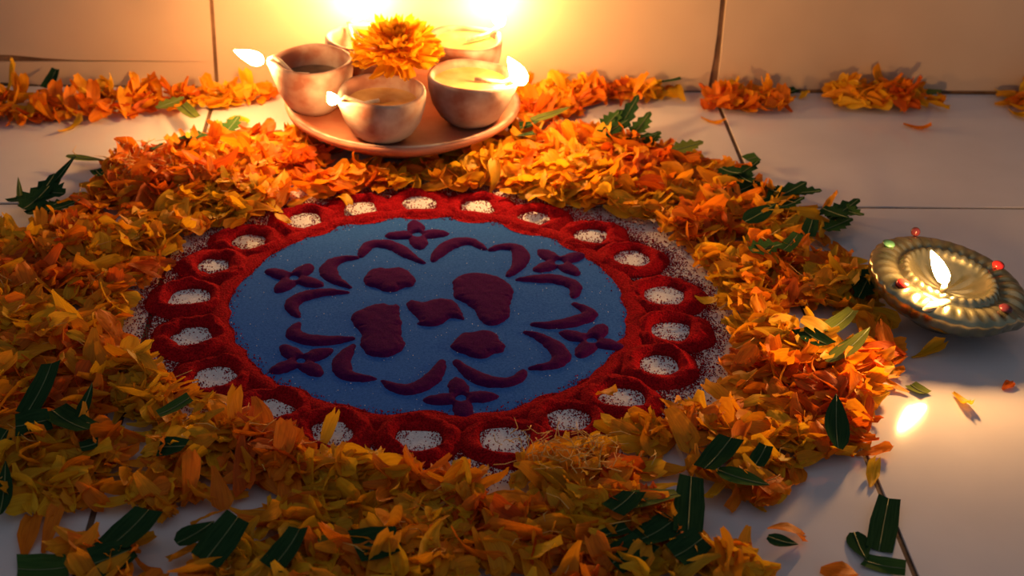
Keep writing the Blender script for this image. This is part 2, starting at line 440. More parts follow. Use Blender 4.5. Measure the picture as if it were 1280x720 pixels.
# border: 21 raised red loops, each heaped round a bare white spot
HOLES = [(140.1,109.1,11),(141.5,92.4,11.5),(139.7,76.0,11),(139.0,59.0,9.5),(143.1,40.8,10.5),(145.6,25.3,11),(148.1,5.1,12),(148.5,-11.3,11),(147.9,-26.9,11),(147.5,-43.8,11.5),(143.9,-58.4,11),(146.7,-74.2,12.5),(139.6,-92.7,11.5),(144.7,-111.6,11),(141.7,-127.6,11),(145.3,-147.1,11),(143.4,-165.6,11.5),(147.9,175.9,12),(145.9,159.2,9),(145.3,144.2,11),(142.3,125.9,11)]
HOLES = [(q[0], q[1], q[2] + 1.6) for q in HOLES]
for hi, (hr, ha, hole) in enumerate(HOLES):
    a0 = math.radians(ha)
    cx, cy = hr / 1000 * math.cos(a0), hr / 1000 * math.sin(a0)
    nth, nrad = 72, 16
    vs_, fs_ = [], []
    ph = R.random() * 50
    for k in range(nth):
        a = 2 * math.pi * k / nth
        ca, sa = math.cos(a), math.sin(a)
        w1 = vnoise(ca * .02 + ph, sa * .02, 90) - 0.5
        w2 = vnoise(ca * .02 + ph + 9, sa * .02, 90) - 0.5
        w3 = vnoise(ca * .02 + ph + 17, sa * .02, 60) - 0.5
        ri = hole / 1000 * (1 + 0.35 * w1) - 0.0012
        ro = 0.0258 + 0.005 * w2
        # loops are squeezed where they meet their neighbours
        tang = abs(-ca * math.sin(a0) + sa * math.cos(a0))
        ro -= 0.0010 * tang
        H = (0.0048 - 0.0014 * max(0, math.sin(a0))) * (1 + 0.8 * w3)
        for j in range(nrad + 1):
            t = j / nrad
            r = ri + (ro - ri) * t
            z = H * (math.sin(math.pi * t ** 0.72) ** 1.15) * (1 - 0.12 * t)
            x, y = cx + r * ca, cy + r * sa
            z += (0.0014 * (vnoise(x + ph, y, 420) - 0.5) + 0.0020 * (vnoise(x, y, 170) - 0.5)) * math.sin(math.pi * t)
            rad = math.hypot(x, y)
            if rad < 0.1265: z = max(z, BLUE_Z * min(1, (0.1265 - rad) / 0.006) + 0.0002)
            vs_.append((x, y, max(z, 0.00015)))
    for k in range(nth):
        kk = (k + 1) % nth
        for j in range(nrad):
            fs_.append((k * (nrad + 1) + j, k * (nrad + 1) + j + 1, kk * (nrad + 1) + j + 1, kk * (nrad + 1) + j))
    link('red_loop', mesh('red_loop', vs_, fs_, MAT['red']), ran)
    if hi != 19:
        # white powder strewn in the hole; one hole shows the bare glossy tile
        sv, sf = [(cx, cy, 0.0007)], []
        for ring, q in enumerate((0.5, 0.85, 1.12)):
            for k in range(28):
                a = 2 * math.pi * k / 28
                r = hole / 1000 * q * (1 + 0.10 * (vnoise(math.cos(a) * .02 + ph, math.sin(a) * .02, 120) - .5))
                sv.append((cx + r * math.cos(a), cy + r * math.sin(a), (0.0007, 0.0006, 0.0001)[ring]))
        for k in range(28):
            j = (k + 1) % 28
            sf.append((0, 1 + k, 1 + j))
            for ring in range(2):
                sf.append((1 + ring * 28 + k, 29 + ring * 28 + k, 29 + ring * 28 + j, 1 + ring * 28 + j))
        link('white_spot', mesh('white_spot', sv, sf, MAT['white']), ran)['label'] = 'spot of white powder inside a red loop'

# inner red band that joins the loops to the blue field
vs_, fs_ = [], []
nb = 240
for k in range(nb):
    a = 2 * math.pi * k / nb
    ca, sa = math.cos(a), math.sin(a)
    ri = 0.1195 + 0.005 * (vnoise(ca * .1, sa * .1, 140) - .5)
    ro = 0.1335
    for j in range(7):
        t = j / 6
        r = ri + (ro - ri) * t
        z = BLUE_Z * 0.9 + 0.0016 * math.sin(math.pi * t) + 0.0006 * (vnoise(r * ca, r * sa, 300) - .5)
        if j == 0: z = 0.0012
        if j == 6: z = 0.0002
        vs_.append((r * ca, r * sa, z))
for k in range(nb):
    kk = (k + 1) % nb
    for j in range(6):
        fs_.append((k * 7 + j, k * 7 + j + 1, kk * 7 + j + 1, kk * 7 + j))
link('red_band', mesh('red_band', vs_, fs_, MAT['red']), ran)

def grains(name, pts, size, mats, midx, parent, label):
    tv = np.array([(1, 0, -.4), (-.5, .87, -.4), (-.5, -.87, -.4), (0, 0, 1.0)])
    tf = np.array([(0, 1, 3), (1, 2, 3), (2, 0, 3), (0, 2, 1)])
    n = len(pts)
    ang = NR.rand(n) * 6.28
    c, s = np.cos(ang), np.sin(ang)
    rot = np.stack([np.stack([c, -s, 0 * c], 1), np.stack([s, c, 0 * c], 1), np.stack([0 * c, 0 * c, 1 + 0 * c], 1)], 1)
    v = np.einsum('nij,kj->nki', rot, tv) * np.asarray(size)[:, None, None] + np.asarray(pts)[:, None, :]
    f = tf[None] + 4 * np.arange(n)[:, None, None]
    o = link(name, mesh(name, v.reshape(-1, 3), f.reshape(-1, 3), mats, smooth=False, midx=np.repeat(midx, 4)), parent, kind='stuff')
    o['label'] = label
    return o

# red grains strewn round and inside the loops
PX_, PY_ = [], []
for hr, ha, hole in HOLES:
    a0 = math.radians(ha); cx, cy = hr / 1000 * math.cos(a0), hr / 1000 * math.sin(a0)
    n = 1500                                              # feathered outer edge of each loop
    aa = NR.rand(n) * 2 * math.pi; rr_ = 0.0236 + np.abs(NR.randn(n)) * 0.0062
    PX_.append(cx + rr_ * np.cos(aa)); PY_.append(cy + rr_ * np.sin(aa))
    n = 230                                               # grains rolled into the hole
    aa = NR.rand(n) * 2 * math.pi; rr_ = hole / 1000 * (1.05 - np.abs(NR.randn(n)) * 0.28)
    PX_.append(cx + rr_ * np.cos(aa)); PY_.append(cy + rr_ * np.sin(aa))
n = 9000
aa = NR.rand(n) * 2 * math.pi; rr_ = 0.160 + np.abs(NR.randn(n)) * 0.017
PX_.append(rr_ * np.cos(aa)); PY_.append(rr_ * np.sin(aa))
px, py = np.concatenate(PX_), np.concatenate(PY_)
rad = np.hypot(px, py)
ok = (rad > 0.114) & (rad < 0.215)
near = np.full(len(px), 9.0)
for hr, ha, hole in HOLES:
    a0 = math.radians(ha)
    d = np.hypot(px - hr / 1000 * math.cos(a0), py - hr / 1000 * math.sin(a0)) * 1000
    ok &= ~((d > hole + 1) & (d < 22))
    near = np.minimum(near, d / hole)
ok &= (rad > 0.126) | (NR.rand(len(px)) < np.clip((rad - 0.114) / 0.012, 0, 1) * 0.6)
px, py, rad, near = px[ok], py[ok], rad[ok], near[ok]
pz = np.where(rad < 0.1265, BLUE_Z + 0.0003, np.where(near < 1.0, 0.0009, 0.0003))
grains('scattered_red_grains', np.column_stack([px, py, pz]), 0.00030 + 0.0004 * NR.rand(len(px)), [MAT['red']], np.zeros(len(px), int), ran, 'loose red powder grains')
n = 420
ang = NR.rand(n) * 2 * math.pi; rad = 0.121 * np.sqrt(NR.rand(n))
grains('glitter_specks', np.column_stack([rad * np.cos(ang), rad * np.sin(ang), np.full(n, BLUE_Z + 0.0003)]), 0.0002 + 0.0003 * NR.rand(n) ** 2, [MAT['glitter']], np.zeros(n, int), ran, 'glinting specks on the blue powder')

# ------------------------------------------------------------------ lamps
def flame_part(parent, inv, base, tip, rad, name='flame', mat='flame'):
    base, tip = Vector(base), Vector(tip)
    ax = (tip - base)
    ts = [0, .06, .16, .3, .45, .6, .75, .88, .96, 1.0]
    ws = [.25, .62, .92, 1.0, .93, .78, .56, .32, .14, .03]
    pts = []
    for t in ts:
        p = base + ax * t
        p.z += ax.length * 0.08 * math.sin(math.pi * t * 0.5) ** 2 * 0 
        pts.append(p)
    v, f = tube(pts, [rad * w for w in ws], 12)
    o = link(name, fix_normals(mesh(name, v, f, MAT[mat])), parent, inv)
    return o

def wick_part(parent, inv, pts, rad):
    v, f = tube(pts, [rad] * (len(pts) - 1) + [rad * 0.7], 8)
    w = link('wick', fix_normals(mesh('wick', v, f, MAT['cotton'])), parent, inv)
    a, b = Vector(pts[-2]), Vector(pts[-1])
    d = (b - a).normalized()
    v, f = tube([b - d * 0.0006, b + d * 0.003, b + d * 0.005], [rad * .85, rad * .8, rad * .4], 8)
    t = link('wick_tip', fix_normals(mesh('wick_tip', v, f, MAT['char'])), w, inv)
    t['label'] = 'charred wick tip'
    return b + d * 0.004

PLC = (-0.012, 1.093)
plate = empty('clay_plate', T(PLC[0], PLC[1], 0))
tag(plate, 'reddish terracotta plate carrying five clay lamps', 'plate')
prof = [(0.0, 0.0), (0.040, 0.0), (0.047, 0.003), (0.064, 0.012), (0.079, 0.0205), (0.0862, 0.0255), (0.0874, 0.0285), (0.0855, 0.0302), (0.0825, 0.0298), (0.077, 0.0272), (0.068, 0.0260), (0.0, 0.0258)]
link('dish', fix_normals(mesh('dish', *lathe(prof, 72, lambda a, r, z, k: (r * (1 + 0.008 * math.sin(3 * a + 1)), z)), MAT['clay_red'])), plate)
v, f = lathe([(0.0858, 0.0310), (0.0862, 0.0316), (0.0838, 0.0320), (0.0822, 0.0308)], 72, lambda a, r, z, k: (r * (1 + 0.008 * math.sin(3 * a + 1)), z - 0.0014))
o = link('rim', fix_normals(mesh('rim', v, f, MAT['clay'])), plate); o['label'] = 'ash dusted plate rim'

def clay_lamp(c, rr, hh, spout, label, oil, oil_z, wick, tip, frad, wrad=0.0016, lift=0.0262, mat='clay'):
    x, y = c
    root = empty('clay_lamp', T(x, y, lift))
    inv = T(x, y, lift).inverted()
    tag(root, label, 'oil lamp', 'five clay oil lamps on the plate')
    prof = [(0.0, 0.0), (0.42, 0.0), (0.52, 0.04), (0.72, 0.18), (0.89, 0.42), (0.975, 0.70), (1.0, 0.93), (0.985, 0.985), (0.945, 1.0), (0.895, 0.985), (0.86, 0.93), (0.83, 0.72), (0.74, 0.45), (0.56, 0.26), (0.0, 0.20)]
    def rf(a, r, z, k):
        d = (a - spout + math.pi) % (2 * math.pi) - math.pi
        hfac = max(0.0, (z - 0.55) / 0.45)
        g = math.exp(-(d / 0.30) ** 2)
        wob = 1 + 0.012 * math.sin(2 * a + x * 90) + 0.008 * math.sin(5 * a + y * 70)
        return rr * r * wob * (1 + 0.16 * g * hfac), hh * (z - 0.05 * g * hfac) + (0.0006 * math.sin(3 * a + x * 200) if z > .9 else 0)
    link('bowl', fix_normals(mesh('bowl', *lathe(prof, 56, rf), MAT[mat])), root)
    # oil: a disc inside the bowl with a slight meniscus
    ro = rr * float(np.interp(oil_z, [0.2, 0.26, 0.45, 0.72, 0.93], [0.3, 0.56, 0.74, 0.83, 0.86])) * 1.01
    ov = [(0, 0, hh * oil_z)]; of = []
    for ring, (q, dz) in enumerate([(0.5, 0), (0.93, 0.0001), (1.0, 0.0008)]):
        for k in range(40):
            a = 2 * math.pi * k / 40
            wob = 1 + 0.012 * math.sin(2 * a + x * 90) + 0.008 * math.sin(5 * a + y * 70)
            ov.append((ro * q * wob * math.cos(a), ro * q * wob * math.sin(a), hh * oil_z + dz))
    for k in range(40):
        j = (k + 1) % 40
        of.append((0, 1 + k, 1 + j))
        for ring in range(2):
            of.append((1 + ring * 40 + k, 1 + ring * 40 + 40 + k, 1 + ring * 40 + 40 + j, 1 + ring * 40 + j))
    link('oil', fix_normals(mesh('oil', ov, of, MAT[oil])), root)
    e = wick_part(root, inv, wick, wrad)
    flame_part(root, inv, e, Vector(e) + Vector(tip), frad)
    return root

def wick_path(c, rr, hh, spout, oil_z, end, lift=0.0262):
    """from the oil up the wall of the bowl, over the pinched lip, to END"""
    x, y = c
    ca, sa = math.cos(spout), math.sin(spout)
    P = []
    for q, z in ((0.1, oil_z + 0.03), (0.5, oil_z + 0.04), (0.80, max(oil_z + .05, 0.90)), (0.97, 0.98)):
        P.append((x + ca * rr * q, y + sa * rr * q, lift + hh * z + 0.0012))
    return P + [end]

LAMPS = [
    # centre, radius, height, spout angle, wick end, label, oil, oil level, flame vector, flame radius
    ((-0.0253, 1.0329), 0.0310, 0.0368, math.radians(212), (-0.0545, 1.0120, 0.0625), 'clay lamp nearest the rangoli with a tiny flame and speckled oil', 'oil', 0.72, (-0.005, 0.0, 0.0085), 0.0040),
    ((-0.0765, 1.0815), 0.0295, 0.0403, math.radians(178), (-0.1085, 1.0810, 0.0655), 'tall clay lamp with dark oil and a flame blown outward away from the flower', 'oil_dark', 0.62, (-0.0205, 0.0, 0.0085), 0.0050),
    ((0.0375, 1.0612), 0.0310, 0.0373, math.radians(-20), (0.0715, 1.0480, 0.0630), 'clay lamp with a blazing flame at its spout beside the plate rim', 'oil', 0.84, (-0.012, 0.0, 0.0200), 0.0058),
    ((0.0345, 1.1340), 0.0290, 0.0378, math.radians(35), (0.0615, 1.1540, 0.0650), 'clay lamp near the wall full of pale oil with a tall leaning flame', 'oil', 0.86, (-0.012, 0.0, 0.024), 0.0050),
    ((-0.0415, 1.1350), 0.0290, 0.0378, math.radians(118), (-0.0445, 1.1600, 0.0680), 'clay lamp near the wall half hidden behind the marigold', 'oil', 0.55, (-0.010, 0.0, 0.027), 0.0056),
]
for c, rr, hh, sp, we, lab, oil, oz, tipv, fr in LAMPS:
    clay_lamp(c, rr, hh, sp, lab, oil, oz, wick_path(c, rr, hh, sp, oz, we), tipv, fr)

# ------------------------------------------------------------------ petal meshes
NU, NV = 6, 4
def petal_grid(L, W, kind, rnd):
    """petal lying in xy, base at origin, pointing +x"""
    bend = rnd.uniform(-0.8, 1.3); cup = rnd.uniform(-0.7, 1.1); twist = rnd.uniform(-1.1, 1.1)
    side = rnd.uniform(-0.25, 0.25); wav = rnd.uniform(0, 6.28); notch = rnd.uniform(0, 0.10)
    roll = rnd.uniform(0.5, 1.6) if kind == 'rolled' else 0
    v, uv = [], []
    for i in range(NU + 1):
        t = i / NU
        w = np.interp(t, [0, .2, .5, .78, .93, 1.0], [.22, .5, .90, 1.0, .92, .62]) * W * 0.5
        if kind == 'narrow': w = np.interp(t, [0, .3, .6, .85, 1], [.3, .8, 1, .8, .2]) * W * 0.5
        if kind == 'broad': w = np.interp(t, [0, .15, .4, .7, .92, 1], [.45, .8, 1, 1.0, .94, .72]) * W * 0.5
        for j in range(NV + 1):
            s = -1 + 2 * j / NV
            x = L * (t - 0.5)
            if i == NU: x -= L * notch * (1 - abs(s)) - L * 0.05 * math.sin(6 * s + wav) + L * 0.05 * s * s
            y = s * w
            z = bend * L * 0.30 * (t - 0.5) ** 2 * 2 + cup * abs(s) ** 1.6 * w * 0.55
            z += 0.0011 * math.sin(4.5 * s + wav + 6 * t) * (0.3 + t)
            if roll:
                a = s * roll
                y, z = w * math.sin(a) / roll * 1.2, z + w * (1 - math.cos(a)) * 0.9
            a = twist * (t - 0.5)
            y, z = y * math.cos(a) - z * math.sin(a), y * math.sin(a) + z * math.cos(a)
            y += side * L * (t - 0.5) ** 2
            v.append((x, y, z)); uv.append((s * .5 + .5, t))
    f = []
    for i in range(NU):
        for j in range(NV):
            a = i * (NV + 1) + j
            f.append((a, a + 1, a + NV + 2, a + NV + 1))
    return np.array(v), f, np.array(uv)

rp = random.Random(3)
VAR = []
for q in range(26):
    kind = ['plain', 'plain', 'broad', 'narrow', 'rolled', 'plain'][q % 6]
    VAR.append(petal_grid(rp.uniform(0.017, 0.029), rp.uniform(0.0070, 0.0122) * (0.75 if kind == 'narrow' else 1), kind, rp))
_pm = {}
def petal_mesh(var, colr):
    if (var, colr) not in _pm:
        v, f, uv = VAR[var]
        _pm[(var, colr)] = mesh('petal', v, f, PETAL[colr], uvs=uv)
    return _pm[(var, colr)]

# marigold on the clay plate
def marigold(c, radius, label, petals, tilt=0.0, colours=(5,), squash=0.75):
    root = empty('marigold', T(*c))
    tag(root, label, 'flower')
    v, f = tube([(0, 0, -radius * .42), (0, 0, -radius * .28), (0, 0, -radius * 0.05), (0, 0, radius * 0.22)], [radius * .15, radius * .36, radius * .45, radius * .30], 14)
    link('flower_core', fix_normals(mesh('flower_core', v, f, PETAL[2], uvs=[(0.3, 0.4)] * len(v))), root)
    rr = random.Random(int(radius * 1e6) + int(c[0] * 1e5))
    k = 0
    for ring, (el, cnt, ln) in enumerate([(-6, 22, 1.0), (4, 24, .98), (13, 24, .94), (22, 22, .86), (32, 20, .76), (44, 16, .64), (58, 11, .50), (76, 6, .40)]):
        cnt = max(4, int(cnt * petals))
        for q in range(cnt):
            a = 2 * math.pi * (q + 0.5 * (ring % 2) + rr.uniform(-.2, .2)) / cnt
            e = math.radians(el + rr.uniform(-7, 7))
            o = link('petal', petal_mesh(rr.choice([0, 1, 2, 6, 8, 12, 14, 18, 20]), rr.choice(colours)), root)
            sc = radius * (0.35 + 0.4 * ln) / 0.021 * rr.uniform(0.9, 1.1)
            o.matrix_local = Matrix.Rotation(tilt, 4, 'X') @ Matrix.Rotation(a, 4, 'Z') @ Matrix.Rotation(-e, 4, 'Y') @ Matrix.Translation((radius * ln * 0.66, 0, radius * 0.06 * ring * squash)) @ Matrix.Rotation(rr.uniform(-.4, .4), 4, 'X') @ Matrix.Diagonal((sc, sc * 0.70, sc * 0.8, 1))
    return root
marigold((-0.0165, 1.0830, 0.0690), 0.034, 'yellow marigold flower resting on the rims of the clay lamps', 1.0)

# ------------------------------------------------------------------ metal lamp
ML = Vector((0.3205, 0.8185, 0.0))
BASE_R, RIM_R = 0.024, 0.0475
mrot = Matrix.Rotation(math.radians(8.5), 4, 'Y') @ Matrix.Rotation(math.radians(4.0), 4, 'X')
mroot_m = Matrix.Translation((ML.x, ML.y, 0.0315)) @ mrot
metal = empty('metal_lamp', mroot_m)
minv = mroot_m.inverted()
tag(metal, 'embossed brass oil lamp with red beads standing alone on the tile', 'oil lamp')
NT = 168
def mz(a, r):
    """height of the upper surface (rim plane = 0) at angle a, radius r"""
    t = r / RIM_R
    if t < 0.50:                                          # bowl with an embossed lotus
        z = -0.0085 * (1 - (t / 0.50) ** 2.4)
        z += 0.0009 * math.cos(12 * a) * math.sin(math.pi * min(1, t / 0.48)) ** 2
    elif t < 0.66:                                        # raised ring of little petals
        u = (t - 0.50) / 0.16
        z = 0.0042 * math.sin(math.pi * u) ** 0.8 * (0.72 + 0.38 * abs(math.cos(16 * a)))
    else:                                                 # wide rim with radiating flutes
        u = (t - 0.66) / 0.34
        z = 0.0002 + 0.0030 * math.sin(math.pi * u) * (0.35 + 0.65 * abs(math.cos(17 * a)))
    return z
SP = math.radians(-28)
def shape(a, r, z):
    d = (a - SP + math.pi) % (2 * math.pi) - math.pi
    gsp = math.exp(-(d / 0.22) ** 2)
    r2_ = r * (1 + 0.06 * gsp * (r / RIM_R) ** 3)
    return r2_ * math.cos(a), r2_ * math.sin(a), z - 0.0050 * gsp * max(0, (r / RIM_R - 0.5) / 0.5)
rads = list(np.linspace(0.0004, 0.0225, 9)) + list(np.linspace(0.0238, 0.0312, 9)) + list(np.linspace(0.0325, 0.0468, 9))
vs_, fs_ = [], []
for k in range(NT):
    a = 2 * math.pi * k / NT
    sc = 1 + 0.022 * abs(math.cos(14 * a))
    for r in rads:
        vs_.append(shape(a, r, mz(a, r)))
    for r, z in ((0.0476 * sc, -0.0006), (0.0478 * sc, -0.0030), (0.0462 * sc, -0.0085), (0.0425 * sc, -0.0125), (0.034, -0.0170), (0.0275, -0.0205), (0.0215, -0.0255), (0.0195, -0.0275), (0.0, -0.0275)):
        vs_.append(shape(a, r, z))
m_ = len(rads) + 9
for k in range(NT):
    j = (k + 1) % NT
    for q in range(m_ - 1):
        fs_.append((k * m_ + q, k * m_ + q + 1, j * m_ + q + 1, j * m_ + q))
dish = link('dish', fix_normals(mesh('dish', vs_, fs_, MAT['brass'])), metal)

def bead(a_deg, r, size, mat, name, label, sq=0.75, dz=0.0):
    a = math.radians(a_deg)
    x, y, z = shape(a, r, mz(a, r))
    pr = [(0.0, -1)] + [(math.cos(math.radians(e)), math.sin(math.radians(e))) for e in range(-70, 90, 20)] + [(0.0, 1)]
    v, f = lathe([(p * size, q * size * sq) for p, q in pr], 14)
    v = [(x + p[0], y + p[1], z + size * sq * 0.5 + dz + p[2]) for p in v]
    o = link(name, fix_normals(mesh(name, v, f, MAT[mat])), metal)
    o['label'] = label
    return o
bead(208, 0.0400, 0.0042, 'bead_red', 'bead', 'red bead near the wick', 0.6)
bead(28, 0.0415, 0.0040, 'bead_red', 'bead', 'red bead on the far rim', 0.6)
bead(103, 0.0468, 0.0030, 'bead_dark', 'bead', 'dark bead standing on the rim', 1.0, 0.0018)
bead(140, 0.0425, 0.0040, 'bead_green', 'bead', 'green bead on the rim', 0.4)
bead(-52, 0.0405, 0.0042, 'bead_dark', 'bead', 'dark red bead by the spout', 0.5)
# pale wax pool on the rim in front of the flame
v, f = lathe([(0.0, 1.0), (0.55, 0.95), (0.85, 0.7), (1.0, 0.0)], 28)
a = math.radians(243); cxm, cym, czm = shape(a, 0.0385, 0.0022)
wax = link('wax_pool', fix_normals(mesh('wax_pool', [(cxm + 0.0115 * p[0] * math.sin(-a) * -1 + 0.0065 * p[1] * math.cos(a), cym + 0.0115 * p[0] * math.cos(a) + 0.0065 * p[1] * math.sin(a), czm - 0.0014 + 0.0024 * p[2]) for p in v], f, MAT['wax'])), metal)
# wick and flame (world space, so the flame leans with the draught)
WB = mroot_m @ Vector((-0.006, -0.010, -0.0050))
WT = Vector((0.3110, 0.7985, 0.0385))
e = wick_part(metal, minv, [WB, WB.lerp(WT, 0.45) + Vector((0, 0, -0.001)), WB.lerp(WT, 0.8), WT], 0.0020)
flame_part(metal, minv, e, Vector(e) + Vector((-0.0125, 0.0, 0.0215)), 0.0043, mat='flame_strong')

